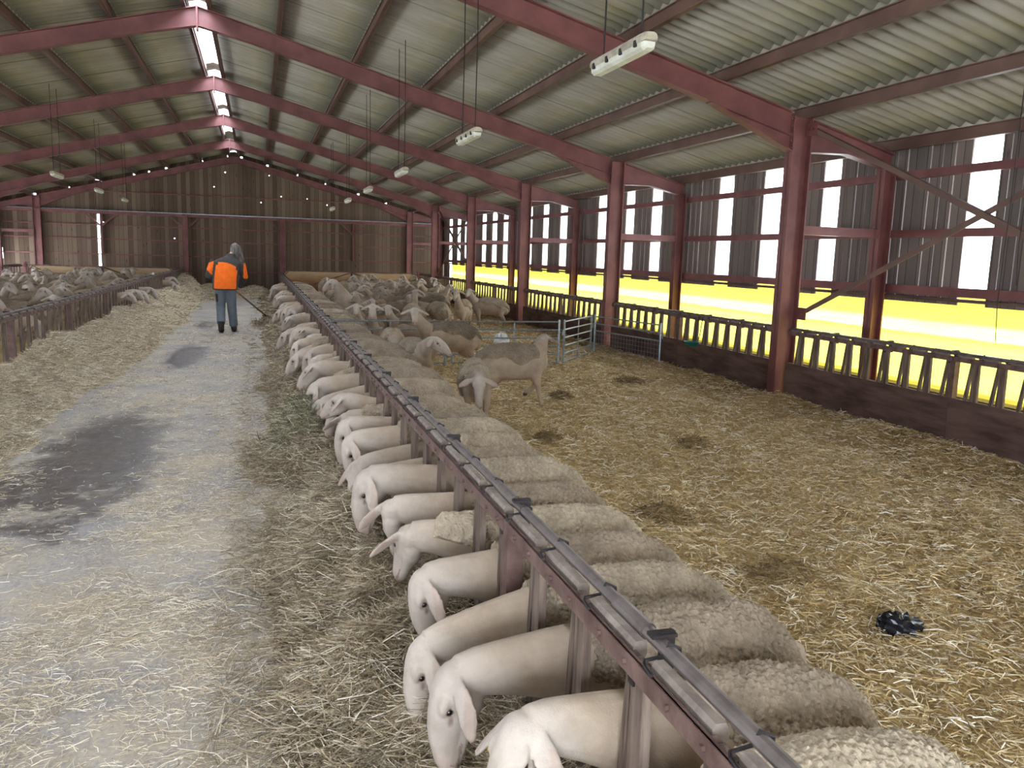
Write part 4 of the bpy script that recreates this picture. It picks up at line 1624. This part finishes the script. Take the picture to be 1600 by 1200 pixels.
# heading: degrees the sheep faces, 0 = away from the camera (+y), 90 = to the left (-x), 180 = to the camera
F_('walk_low', 1.93, 7.35, 170, 'ewe walking straight at the camera beside the feeding row')
F_('trot', 2.62, 8.45, -96, 'ewe trotting right, one foreleg lifted and head turned away', 1.05)
F_('peer_right', 1.72, 9.35, 188, 'ewe looking right behind the walking ewe, ears out sideways')
F_('low', 1.66, 10.6, 176, 'ewe peering over the feeding row with lowered head')
F_('side_dark', 2.52, 10.95, 97, 'big dark-backed ewe standing side-on in front of the hurdle', 1.08)
F_('stand_alert', 1.66, 12.5, 172, 'white-faced ewe with dark ears left of the dark-backed ewe')
F_('walk', 1.6, 14.2, 176, 'white-faced ewe by the left end of the hurdle')
F_('low', 1.2, 14.9, 150, 'ewe resting her chin on the ewes at the fence')
F_('stand_left', 2.3, 12.6, 100, 'half-hidden woolly ewe behind the dark-backed ewe')
F_('stand_alert', 4.15, 17.0, 152, 'pale ewe facing the camera beyond the hurdle', 1.05)
F_('stand_left', 5.0, 17.9, 78, 'ewe standing side-on near the second column, rump to the right', 1.05)
F_('low', 3.55, 16.6, 12, 'ewe with shaded hindquarters turned to the camera')
F_('walk', 3.1, 16.8, 8, 'thin-wooled ewe seen from behind beyond the hurdle')
F_('stand_alert', 2.75, 15.2, -15, 'large ewe seen from behind at the hurdle', 1.06)
# ewe climbing on her neighbour at the fence
F_('climb', 1.50, 16.4, 72, 'bare-bellied ewe rearing up over the ewes at the fence', 1.1, 0.62, 0.16)
spot_r = random.Random(23)
taken = [(f[1], f[2]) for f in flock]
keys = ['stand_alert', 'stand_right', 'stand_left', 'walk', 'low']
tries = 0
nauto = 0
while nauto < 40 and tries < 5000:
    tries += 1
    y = 14.8 + 14.8 * spot_r.random()
    x = 1.9 + 3.6 * spot_r.random()
    if x > 2.6 + (y - 14) * 0.40:
        continue
    if x > 3.2 and y < 18.4:
        continue
    if any((abs(x - a) / 0.42) ** 2 + (abs(y - b) / 0.62) ** 2 < 1 for a, b in taken):
        continue
    taken.append((x, y))
    key = spot_r.choice(keys)
    deg = spot_r.choice([90, 80, 100, -90, -80, 180, 160, 200, 0, 20, 120, -120, 60])
    F_(key, x, y, deg + spot_r.uniform(-12, 12), None, spot_r.uniform(.96, 1.05))
    nauto += 1
auto = sorted([f for f in flock if f[4] is None], key=lambda f: f[2])
KD = {'stand_alert': 'ewe with raised head', 'stand_right': 'woolly ewe looking right', 'stand_left': 'ewe looking left', 'walk': 'ewe on the move', 'low': 'ewe with lowered head'}
for key, x, y, deg, desc, sc, tilt, z in flock:
    if desc is None:
        n = auto.index((key, x, y, deg, desc, sc, tilt, z)) + 1
        lab = '%s in the right pen crowd, %s beyond the hurdle' % (KD[key], ordinal(n))
    else:
        lab = desc
    place_sheep(key, x, y, math.radians(deg), lab, 'loose flock in the right pen', z=z, sc=sc, tilt=tilt)

# ------------------------------------------------------------------ flock in the left pen
variant('far_alert', poll=(0.0, .50, .84), hdir=(0.0, .8, -.6), ear=(1, -.1, 0), wool='full', **LO)
variant('far_right', poll=(0.12, .45, .80), hdir=(.85, .35, -.45), ear=(1, -.05, 0), wool='full', **LO)
variant('far_left', poll=(-.12, .45, .80), hdir=(-.85, .35, -.45), ear=(1, -.05, 0), wool='full', **LO)
variant('far_low', poll=(0.05, .60, .50), hdir=(.1, .6, -.8), ear=(.9, -.2, .2), wool='full', **LO)
LK = {'far_alert': 'ewe with raised head', 'far_right': 'ewe turning her head right', 'far_left': 'ewe turning her head left', 'far_low': 'ewe with lowered head'}
lr = random.Random(31)
lt = []
tries = 0
while len(lt) < 70 and tries < 8000:
    tries += 1
    y = 10.6 + 19.6 * lr.random() ** 0.9
    x = -3.15 - 4.0 * lr.random()
    # only what the passage side can see over the fence
    if x < -0.33 * y - 0.6:
        continue
    if any((abs(x - a) / 0.46) ** 2 + (abs(y - b) / 0.55) ** 2 < 1 for a, b, _ in lt):
        continue
    lt.append((x, y, lr.choice([90, -90, 80, 100, -75, 180, 165, 0, 120, -110])))
lt.sort(key=lambda q: q[1])
for n, (x, y, deg) in enumerate(lt):
    key = ['far_alert', 'far_right', 'far_alert', 'far_left', 'far_low'][(n * 7 + n // 3) % 5]
    place_sheep(key, x, y, math.radians(deg + lr.uniform(-15, 15)), '%s in the left pen flock, %s from the camera' % (LK[key], ordinal(n + 1)),
                'flock in the left pen', z=0.03, sc=lr.uniform(.97, 1.06))
# a few with heads out through the left fence
for n, (y, key) in enumerate([(17.45, 'mid_e'), (18.5, 'mid_e'), (19.1, 'mid_d'), (20.6, 'mid_d'), (25.6, 'mid_a'), (26.4, 'mid_e')]):
    place_sheep(key, LX - 0.40, y, -math.pi / 2, 'ewe with her head out through the left fence, %s such head from the camera' % ORD[n + 1], 'ewes with heads through the left fence', z=0.05, sc=1.03)

# ================================================================== PERSON
def remesh(mb, voxel, name, smooth=4):
    me0 = mb.mesh('tmp')
    o = bpy.data.objects.new('tmp', me0)
    COL.objects.link(o)
    rm = o.modifiers.new('r', 'REMESH')
    rm.mode = 'VOXEL'
    rm.voxel_size = voxel
    sm = o.modifiers.new('s', 'SMOOTH')
    sm.factor = 0.5
    sm.iterations = smooth
    ev = o.evaluated_get(bpy.context.evaluated_depsgraph_get())
    me = bpy.data.meshes.new_from_object(ev)
    me.name = name
    bpy.data.objects.remove(o)
    bpy.data.meshes.remove(me0)
    me.polygons.foreach_set('use_smooth', [True] * len(me.polygons))
    n = len(me.vertices)
    P = np.empty(n * 3, np.float32)
    me.vertices.foreach_get('co', P)
    return me, P.reshape(-1, 3).astype(float)


def paint(me, col, mat):
    at = me.attributes.new('paint', 'FLOAT_COLOR', 'POINT')
    at.data.foreach_set('color', np.concatenate([col, np.ones((len(col), 1))], 1).astype(np.float32).ravel())
    me.materials.clear()
    me.materials.append(mat)


def cloth_mat(name, rough=0.8, bump=0.25):
    t = NT(name)
    a = t.n('ShaderNodeAttribute', attribute_name='paint')
    v = t.coord('Object')
    n = t.noise(v, 14.0, 4)
    t.set(t.mix(1.0, a.outputs['Color'], t.ramp(n, [(0.3, (0.88, 0.88, 0.88)), (0.7, (1.05, 1.05, 1.05))]), 'MULTIPLY'), rough, 0, 0.2)
    t.bump(n, bump, 0.03)
    return t.mat


PX, PY = -0.575, 17.22
person = thing('person', 'person in orange and dark grey jacket walking away with a long handled fork', 'person', (PX, PY, 0.0))
SHL, SHR = (-.205, .08, 1.375), (.255, .09, 1.355)
ELL, ELR = (-.325, .03, 1.12), (.325, .15, 1.10)
WRL, WRR = (-.14, .30, 1.045), (.235, .42, .88)
HIPL, HIPR = (-.115, .0, .90), (.065, .0, .90)
KNL, KNR = (-.12, .07, .50), (.085, .05, .49)
ANL, ANR = (-.115, -.17, .17), (.115, .08, .09)
HEAD = Vector((.165, .21, 1.625))


def hand(mb, wr, grip, axis):
    """palm, four unequal fingers curled round the handle, thumb from the side of the palm"""
    wr, grip, axis = Vector(wr), Vector(grip), Vector(axis).normalized()
    f = (grip - wr).normalized()
    side = axis - f * axis.dot(f)
    side.normalize()
    n = f.cross(side)
    limb(mb, [wr, wr + f * .045, wr + f * .085], [(.028, .02), (.042, .020), (.040, .016)], 10, side)
    for i, ln in enumerate((.9, 1.0, .95, .78)):
        b = wr + f * .082 + side * (-.030 + i * .020)
        limb(mb, [b, b + f * .028 * ln - n * .006, b + f * .040 * ln - n * .030, b + f * .018 * ln - n * .050], [.0095, .009, .0085, .007], 8, side)
    tb = wr + f * .030 + side * -.040
    limb(mb, [tb, tb - side * .018 + f * .022 - n * .012, tb - side * .006 + f * .040 - n * .034], [.012, .010, .008], 8, side)


mb = MB()
Zv, Xv, Yv = Vector((0, 0, 1)), Vector((1, 0, 0)), Vector((0, 1, 0))
mb.loft([ell_ring((x, y, z), Xv, Yv, rx, ry, 20) for x, y, z, rx, ry in
         [(-.025, 0, .84, .10, .08), (-.025, 0, .92, .165, .115), (-.01, .02, 1.05, .155, .11), (.01, .05, 1.22, .18, .12), (.03, .08, 1.36, .185, .11), (.055, .11, 1.44, .11, .08), (.07, .12, 1.47, .06, .06)]])
limb(mb, [(.065, .12, 1.44), (.10, .15, 1.52), (.145, .19, 1.60)], [.058, .054, .05], 12)
for sh, el, wr in ((SHL, ELL, WRL), (SHR, ELR, WRR)):
    limb(mb, [sh, Vector(sh).lerp(Vector(el), .5), el, Vector(el).lerp(Vector(wr), .5), wr], [.055, .048, .040, .036, .028], 12)
for hp, kn, an in ((HIPL, KNL, ANL), (HIPR, KNR, ANR)):
    limb(mb, [hp, Vector(hp).lerp(Vector(kn), .5), kn, Vector(kn).lerp(Vector(an), .35), an], [.095, .08, .06, .058, .04], 12)
limb(mb, [ANL, (-.115, -.13, .07), (-.115, -.03, .025), (-.115, .02, .02)], [.04, .042, .038, .02], 10)
limb(mb, [ANR, (.118, .13, .05), (.12, .24, .03), (.12, .29, .025)], [.04, .042, .036, .02], 10)
# head with face: skull, jaw, nose, ears
mb.loft([ell_ring(HEAD + Vector((0, y, z)), Xv, Yv, rx, ry, 16) for y, z, rx, ry in
         [(.01, -.115, .03, .035), (.02, -.095, .05, .058), (.012, -.05, .066, .08), (.0, .0, .074, .095), (-.008, .05, .074, .094), (-.01, .09, .055, .07), (-.01, .112, .02, .03)]])
limb(mb, [HEAD + Vector((0, .085, .012)), HEAD + Vector((0, .106, -.02)), HEAD + Vector((0, .108, -.034))], [.008, .013, .008], 8)
for s in (1, -1):
    mb.loft([ell_ring(HEAD + Vector((s * (.072 + a), -.005, .0)), Yv, Zv, w, h, 10) for a, w, h in ((-.01, .012, .02), (.004, .018, .03), (.014, .016, .028), (.018, .006, .012))])
GA = Vector((.245 - 0, .53, .83))
hdir = (Vector((.245, .53, .66)) - Vector((-.10, .40, 1.03)))
hand(mb, WRL, Vector(WRL) + Vector((.05, .09, -.02)), Vector((.4, .9, -.6)))
hand(mb, WRR, Vector(WRR) + Vector((-.02, .09, -.05)), Vector((.4, .9, -.6)))
me, P = remesh(mb, .0075, 'body', 3)
col = np.tile([0.55, 0.33, 0.24], (len(P), 1))
hh = P - np.array(HEAD)
for s in (1, -1):
    d = np.sqrt(((hh - np.array([s * .03, .082, .012])) ** 2).sum(1))
    col[d < .011] = (0.03, .02, .02)
d = np.abs(hh[:, 2] + .06)
col[(d < .006) & (np.abs(hh[:, 0]) < .024) & (hh[:, 1] > .05)] = (.35, .13, .11)
paint(me, col, cloth_mat('skin', .55, .05))
link('body', me, person)

# jacket
mb = MB()
mb.loft([ell_ring((x, y, z), Xv, Yv, rx, ry, 24, .85) for x, y, z, rx, ry in
         [(-.03, .0, .835, .215, .145), (-.03, .0, .86, .235, .165), (-.03, .005, .95, .235, .165), (-.015, .02, 1.10, .232, .165), (.005, .05, 1.25, .25, .165), (.02, .075, 1.36, .262, .150),
          (.035, .09, 1.42, .225, .125), (.05, .105, 1.46, .14, .10), (.08, .125, 1.50, .085, .085), (.10, .14, 1.545, .08, .08), (.105, .145, 1.55, .05, .05)]])
for sh, el, wr in ((SHL, ELL, WRL), (SHR, ELR, WRR)):
    sh, el, wr = Vector(sh), Vector(el), Vector(wr)
    limb(mb, [sh + Vector((0, 0, .01)), sh.lerp(el, .35), sh.lerp(el, .75), el, el.lerp(wr, .5), el.lerp(wr, .92), el.lerp(wr, .95)], [.098, .098, .086, .080, .070, .058, .03], 14)
me, P = remesh(mb, .010, 'jacket', 4)
dark = np.array([0.062, 0.055, 0.052])
orange = np.array([0.95, 0.17, 0.015])
col = np.tile(dark, (len(P), 1))
lean = np.interp(P[:, 2], [.84, 1.1, 1.4], [-.03, -.015, .03])
lx = P[:, 0] - lean
yoke = 1.375 - .30 * (lx + .10) ** 2 * 4 * (lx > -.1) - .05 * (np.abs(lx) > .17)
back = (np.abs(lx) < .205) & (P[:, 2] > .865) & (P[:, 2] < yoke) & (np.abs(P[:, 1]) < .4)
arm = (np.abs(lx) > .245) | ((P[:, 2] < 1.2) & (np.abs(lx) > .215))
col[back & ~arm] = orange
col[(lx < -.255) & (P[:, 2] + .9 * (lx + .30) > 1.165) & (P[:, 2] - .5 * (lx + .3) < 1.375)] = orange
col[(lx > .305 + .12 * (1.3 - P[:, 2])) & (P[:, 2] > 1.06) & (P[:, 2] < 1.36)] = orange
paint(me, col, cloth_mat('jacket_cloth', .8, .35))
j = link('jacket', me, person)
j['label'] = 'orange and dark grey jacket'

# trousers
mb = MB()
mb.loft([ell_ring((-.025, y, z), Xv, Yv, rx, ry, 20) for y, z, rx, ry in [(0, .80, .14, .11), (0, .84, .175, .135), (0, .92, .18, .14), (0, .97, .175, .135), (0, .98, .1, .1)]])
for hp, kn, an in ((HIPL, KNL, ANL), (HIPR, KNR, ANR)):
    hp, kn, an = Vector(hp), Vector(kn), Vector(an)
    limb(mb, [hp, hp.lerp(kn, .35), hp.lerp(kn, .8), kn, kn.lerp(an, .4), kn.lerp(an, .85), kn.lerp(an, .93), kn.lerp(an, .94)], [(.11, .125), (.106, .112), (.092, .095), (.090, .092), (.084, .09), (.082, .088), (.08, .084), (.05, .05)], 16)
me, P = remesh(mb, .010, 'trousers', 4)
col = np.tile([0.155, 0.175, 0.195], (len(P), 1))
col[(P[:, 0] < -.165) & (P[:, 2] > .60) & (P[:, 2] < .76)] = (.03, .035, .05)
col[(P[:, 0] > .12) & (P[:, 2] < .25) & (P[:, 2] > .10)] *= .8
paint(me, col, cloth_mat('trouser_cloth', .85, .5))
link('trousers', me, person)
# boots
for nm, an, pts in (('boot', ANL, [(-.115, -.20, .24), (-.115, -.19, .15), (-.115, -.155, .085), (-.115, -.08, .045), (-.115, -.01, .034), (-.115, .03, .030)]),
                    ('boot', ANR, [(.115, .075, .18), (.115, .08, .09), (.117, .11, .055), (.12, .18, .045), (.122, .26, .038), (.122, .31, .032)])):
    mb = MB()
    limb(mb, pts, [(.058, .06), (.060, .066), (.056, .056), (.054, .044), (.052, .034), (.030, .022)], 14)
    me, P = remesh(mb, .008, 'boot', 2)
    paint(me, np.tile([0.055, 0.042, 0.036], (len(P), 1)), cloth_mat('boot_leather', .6, .1))
    link('boot', me, person)
# hair: cap and loose strands falling over the right shoulder
mb = MB()
mb.loft([ell_ring(HEAD + Vector((x, y, z)), Xv, Yv, rx, ry, 18) for x, y, z, rx, ry in
         [(.01, -.06, -.14, .05, .04), (.005, -.045, -.10, .078, .07), (0, -.025, -.04, .09, .092), (0, -.012, .03, .092, .105), (0, -.008, .085, .075, .088), (0, -.008, .122, .035, .045), (0, -.008, .13, .01, .01)]])
hr = random.Random(3)
for i in range(34):
    a = -.4 + 2.2 * hr.random()
    st = HEAD + Vector((.085 * math.sin(a), -.085 * math.cos(a), .03 + .05 * hr.random()))
    ln = .20 + .16 * hr.random() * (1.2 if a > .6 else .6)
    mid = st + Vector((.02 * a, -.018, -ln * .5))
    end = st + Vector((.045 * a + hr.uniform(-.02, .03), -.015 + hr.uniform(-.02, .02), -ln))
    limb(mb, [st, mid, end], [.016, .015, .006], 6)
me, P = remesh(mb, .007, 'hair', 1)
w = vnoise(P * np.array([1, 1, .25]), .02)[:, None]
col = np.array([0.05, .042, .04]) * (1 - w) + np.array([.20, .17, .15]) * w
paint(me, col, cloth_mat('hair_strands', .5, .5))
link('hair', me, person)

# fork in the person's hands, its tines pushing hay
tip = Vector((0.30, 18.95, 0.09))
lh = Vector((PX + WRL[0] + .05, PY + WRL[1] + .085, WRL[2] - .03))
rh = Vector((PX + WRR[0] - .02, PY + WRR[1] + .085, WRR[2] - .05))
ax = (tip - lh).normalized()
fork = thing('hay_fork', 'long wooden handled fork held by the person and pushed into hay', 'fork', tip)
q = MB()
top = lh - ax * 0.22
q.tube([top - tip, -ax * .30], .018, 10)
q.build('handle', speckled('grey_brown_handle', lin(118, 92, 76), lin(150, 122, 102), 10, .6), fork, smooth=True)
q = MB()
sd = ax.cross(Vector((0, 0, 1))).normalized()
dn = sd.cross(ax).normalized()
q.tube([-ax * .34, -ax * .26], .019, 10)
q.tube([-ax * .26 - sd * .09, -ax * .26 + sd * .09], .008, 8)
for i in range(4):
    s_ = (-.09 + .06 * i)
    q.tube([-ax * .26 + sd * s_, -ax * .12 + sd * s_ + dn * -.012, ax * .02 + sd * s_ + dn * .0], [.006, .005, .003], 6)
q.build('tines', M['dark_wire'], fork)
# the little heap of hay being pushed
r0 = np.random.default_rng(77)
zh = lambda x, y: 0.14 * np.exp(-(((x - .22) / .16) ** 2 + ((y - 18.9) / .30) ** 2)) + 0.0
Vh, Fh = grid_bed(np.arange(-.25, .7, .03), np.arange(18.1, 19.7, .04), lambda x, y: zh(x, y) - .02)
bh = blades(2600, -.1, .55, 18.4, 19.4, zh, .06, .22, .0022, 1.1, .03, 40, None, 71)
bed_object('hay_heap', [(Vh, Fh, None), bh], [M['hay_bed'], M['hay']], 'small heap of hay gathered up by the fork', 'hay', [0, 1])

# ================================================================== GATES, HURDLES, LAMPS, SMALL THINGS
YG = 31.0


def sheet_gate(x0, x1, label, zb=0.08, zt=0.92):
    t = thing('sheeted_gate', label, 'gate', ((x0 + x1) / 2, YG, 0), group='sheeted gates across the pens')
    h = (x1 - x0) / 2
    q = MB()
    q.prism([(-h + .04, zb), (h - .04, zb), (h - .04, zt - .12), (h - .14, zt - .02), (-h + .14, zt - .02), (-h + .04, zt - .12)], 'y', 0.0, 0.02)
    q.build('plywood_sheet', M['plywood'], t)
    q = MB()
    q.box(-h, h, -.035, 0, zt - .03, zt + .01)
    q.box(-h, h, -.03, 0, zb, zb + .03)
    q.box(-.035, .035, -.05, 0, zb, zt)
    q.box(-h, -h + .04, -.04, 0, 0, zt + .01)
    q.box(h - .04, h, -.04, 0, 0, zt + .01)
    for s in (1, -1):
        q.bar((s * .04, -.02, zt - .04), (s * (h - .1), -.02, zb + .04), .03, .035)
        q.bar((s * (h - .02), -.02, zt - .2), (s * (h - .2), -.02, zt - .01), .02, .025)
    q.build('gate_frame', M['rust_rail'], t)
    q = MB()
    q.tube([(-h + .02, -.05, zt - .05), (-h + .02, -.05, zt + .07), (-h + .09, -.05, zt + .07)], .01, 8)
    q.build('latch', M['dark_wire'], t)


sheet_gate(0.9, 5.76, 'tan sheeted gate with rusty cross braces closing off the right pen')
sheet_gate(-7.28, -2.72, 'tan sheeted gate with rusty cross braces closing off the left pen')
for xx, lab in ((5.82, 'slim post hinging the right sheeted gate'), (-7.33, 'slim post hinging the left sheeted gate')):
    q = MB()
    q.box(xx - .035, xx + .035, YG - .04, YG + .03, -.02, 1.02)
    tag(q.build('gate_post', M['red_steel']), lab, 'post')
for h in range(2):
    feed_panel('feed_fence_panel', 'feed fence panel along the left columns, %s of the two' % ('nearer', 'farther')[h], 'feed fence panels along the left columns', 1, XCL - 0.02, XCL - 0.09, 0.90, 25.6 + h * 2.68, 8, 0.335, 0.50, 0.53)


def hurdle(a, b, label, mesh=False, mids=(0.5,), zt=0.70, nr=6):
    a, b = Vector((*a, 0)), Vector((*b, 0))
    L = (b - a).length
    t = thing('sheep_hurdle', label, 'hurdle', a, math.atan2((b - a).y, (b - a).x), group='galvanised hurdles in the right pen')
    q = MB()
    for x in (0.02, L - 0.02):
        q.tube([(x, 0, 0.0), (x, 0, zt + .03)], .017, 10)
    q.build('upright', M['galv'], t)
    q = MB()
    zs_ = [zt, zt - .12, zt - .24] if mesh else [zt - i * (zt - .09) / (nr - 1) for i in range(nr)]
    for z in zs_ + ([0.06] if mesh else []):
        q.tube([(0, 0, z), (L, 0, z)], .011, 8)
    q.build('rail', M['galv'], t)
    q = MB()
    for m in mids:
        q.box(L * m - .012, L * m + .012, -.006, .006, .07, zt)
    if mids:
        q.build('stay', M['galv'], t)
    for s in (0.0, L):
        q = MB()
        q.tube([(s, 0, zt - .12), (s + .03 * (1 if s else -1), 0, zt - .12), (s + .03 * (1 if s else -1), 0, zt - .2)], .007, 8)
        q.build('coupling', M['galv'], t)
    if mesh:
        q = MB()
        n = int(L / .075)
        for i in range(1, n):
            q.tube([(L * i / n, 0, .06), (L * i / n, 0, zt - .24)], .0022, 5)
        for i in range(1, 6):
            q.tube([(0, 0, .06 + i * .067), (L, 0, .06 + i * .067)], .0022, 5)
        q.build('wire_mesh', M['galv'], t)
    return t


hurdle((0.97, 11.62), (2.62, 11.66), 'galvanised hurdle half hidden by ewes next to the right feed fence')
hurdle((2.68, 11.66), (4.36, 11.63), 'galvanised six-rail hurdle in the open straw, left of the angled one', mids=(0.57,))
hurdle((4.43, 11.66), (5.38, 12.86), 'short galvanised hurdle turned at an angle in the corner of the pen')
hurdle((5.43, 12.86), (5.79, 11.12), 'galvanised hurdle with wire mesh standing along the right feed fence', True, ())


def strip_light(x, y, z, L, label, grp):
    t = thing('strip_light', label, 'lamp', (x, y, z), group=grp)
    q = MB()
    prof = [(a * .74, b * .74) for a, b in [(-.06, .005), (-.068, .03), (-.055, .062), (-.03, .075), (.03, .075), (.055, .062), (.068, .03), (.06, .005)]]
    rings = []
    for yy, s in ((-L / 2, .72), (-L / 2 + .03, .98), (-L / 2 + .06, 1), (L / 2 - .06, 1), (L / 2 - .03, .98), (L / 2, .72)):
        rings.append([Vector((a * s, yy, .035 + (b - .035) * s)) for a, b in prof])
    q.loft(rings)
    q.build('housing', M['lamp_body'], t)
    q = MB()
    prof = [(a * .74, b * .74) for a, b in [(.057, .01), (.053, -.03), (.03, -.05), (-.03, -.05), (-.053, -.03), (-.057, .01)]]
    rings = []
    for yy, s in ((-L / 2 + .012, .7), (-L / 2 + .04, 1), (L / 2 - .04, 1), (L / 2 - .012, .7)):
        rings.append([Vector((a * s, yy, b * s)) for a, b in prof])
    q.loft(rings)
    q.build('cover', M['lamp_cover'], t)
    if y < 9:
        for k in range(4):
            for s in (1, -1):
                yy = -L / 2 + L * (k + .5) / 4
                q = MB()
                q.box(s * .047 - .006, s * .047 + .006, yy - .012, yy + .012, -.010, .022)
                q.build('clip', M['cord'], t)
    zt = zs(x) - .03 - z
    for yy in (-L / 2 + .12, L / 2 - .12):
        q = MB()
        q.tube([(0, yy, .07), (0.006, yy, zt * .5), (0, yy, zt)], .005, 6)
        q.build('suspension_wire', M['cord'], t)


for n, y in enumerate((4.41, 7.9, 11.77, 15.4, 18.9, 22.9)):
    strip_light(1.95, y, 2.76, .74, 'cream strip light hung over the right pen, %s' % ('nearest the camera' if n == 0 else '%s from the camera' % ORD[n + 1]), 'strip lights over the right pen')
for n, y in enumerate((17.4, 21.7, 25.7)):
    strip_light(-3.5, y, 2.88, .80, 'cream strip light hung over the left pen, %s' % ('nearest the camera' if n == 0 else '%s from the camera' % ORD[n + 1]), 'strip lights over the left pen')

# wind bracing between columns
for a, b, lab in (((5.97, 8.15, 3.16), (5.97, 3.35, 1.12), 'angle iron brace falling to the right from the top of the nearest column'),
                  ((6.0, 8.12, 1.10), (6.0, 3.35, 3.16), 'angle iron brace rising to the right from the nearest column'),
                  ((5.97, 28.15, 3.10), (5.97, 23.35, 1.10), 'far angle iron brace falling towards the camera between columns'),
                  ((6.0, 28.15, 1.10), (6.0, 23.35, 3.10), 'far angle iron brace rising towards the camera between columns')):
    t = thing('angle_brace', lab, 'brace', a)
    d = Vector(b) - Vector(a)
    q = MB()
    q.bar((0, 0, 0), d, .008, .055)
    q.bar(Vector((0.02, 0, .024)), d + Vector((0.02, 0, .024)), .045, .008)
    q.build('bar', M['purlin'], t)
    for p in (Vector((0, 0, 0)), d):
        q = MB()
        q.box(p.x - .012, p.x - .004, p.y - .10, p.y + .10, p.z - .07, p.z + .07)
        for s in (-.04, .04):
            q.tube([(p.x - .03, p.y + s, p.z), (p.x, p.y + s, p.z)], .012, 6)
        q.build('gusset_plate', M['red_steel'], t)


def crumple(name, mat, label, cat, loc, size, flat, seed, spikes=0.5):
    n, m = 22, 14
    rg = np.random.default_rng(seed)
    rings = []
    for i in range(1, m):
        a = math.pi * i / m
        ring = []
        for k in range(n):
            b = 2 * math.pi * k / n
            p = np.array([[math.sin(a) * math.cos(b), math.sin(a) * math.sin(b), math.cos(a)]])
            rr_ = 0.65 + spikes * float(vnoise(p * 2 + seed, .55)[0]) + .35 * float(vnoise(p * 2 + seed, .22)[0])
            ring.append(Vector((p[0, 0] * rr_ * size[0], p[0, 1] * rr_ * size[1], max(-.01, p[0, 2] * rr_ * flat + flat * .4))))
        rings.append(ring)
    q = MB()
    q.loft(rings)
    o = q.build(name, mat)
    o.location = loc
    return tag(o, label, cat)


crumple('plastic_bag', M['black'], 'crumpled black plastic lying on the straw at the lower right', 'plastic bag', (2.72, 2.80, .05), (.095, .075), .05, 3)
crumple('paper_sack', M['white_plastic'], 'crumpled white sack on the straw beyond the hurdle', 'sack', (4.30, 14.55, .05), (.13, .11), .13, 9)

t = thing('drinking_bowl', 'green plastic drinking bowl hooked on the right feed fence', 'drinking bowl', (5.79, 10.1, .56))
q = MB()
rings = []
for z, rx in ((-.055, .05), (-.05, .09), (0, .12), (.004, .125), (0.0, .112), (-.04, .08)):
    rings.append(ell_ring((-.06, 0, z), Vector((1, 0, 0)), Vector((0, 1, 0)), rx * .75, rx * 1.25, 18))
q.loft(rings)
q.build('bowl', M['green_plastic'], t, smooth=True)
q = MB()
q.tube([(-.0, .05, 0), (.03, .05, .1), (.06, .05, .34), (.10, .05, .35)], .006, 6)
q.tube([(-.0, -.05, 0), (.03, -.05, .1), (.06, -.05, .34), (.10, -.05, .35)], .006, 6)
q.build('hook', M['cord'], t)

for n, (x, y, z0, lab) in enumerate(((5.5, 5.02, 1.10, 'longest thin dark cord dangling from the roof near the first column'), (5.45, 4.85, 1.55, 'short thin dark cord hanging at the right picture edge'))):
    q = MB()
    q.tube([(x + .015, y, z0), (x - .01, y, z0 + .3), (x + .008, y + .005, 2.2), (x, y, zs(x) - .03)], .0035, 6)
    tag(q.build('hanging_cord', M['cord']), lab, 'cord')

# darker trodden clumps in the straw
parts = []
for i, (cx, cy, s) in enumerate(((2.45, 4.50, .13), (2.55, 3.42, .14), (2.4, 6.6, .10), (3.3, 8.7, .12), (4.6, 9.6, .16), (1.75, 3.3, .08), (3.6, 6.2, .10))):
    zf = lambda x, y, cx=cx, cy=cy, s=s: z_pen(x, y) + .055 * np.exp(-(((x - cx) / s) ** 2 + ((y - cy) / s) ** 2))
    parts.append(blades(260, cx - s, cx + s, cy - s, cy + s, zf, .04, .15, .003, 1.2, .02, 60, None, 90 + i))
bed_object('straw_clump', parts, [blade_mat('damp_straw', [(0, lin(84, 66, 42)), (.5, lin(130, 106, 68)), (1, lin(178, 152, 104))])], 'tufts of damp darker straw dotted over the right pen', 'straw', [0] * len(parts))
# a few stray stems on the backs of the ewes stay with the bedding
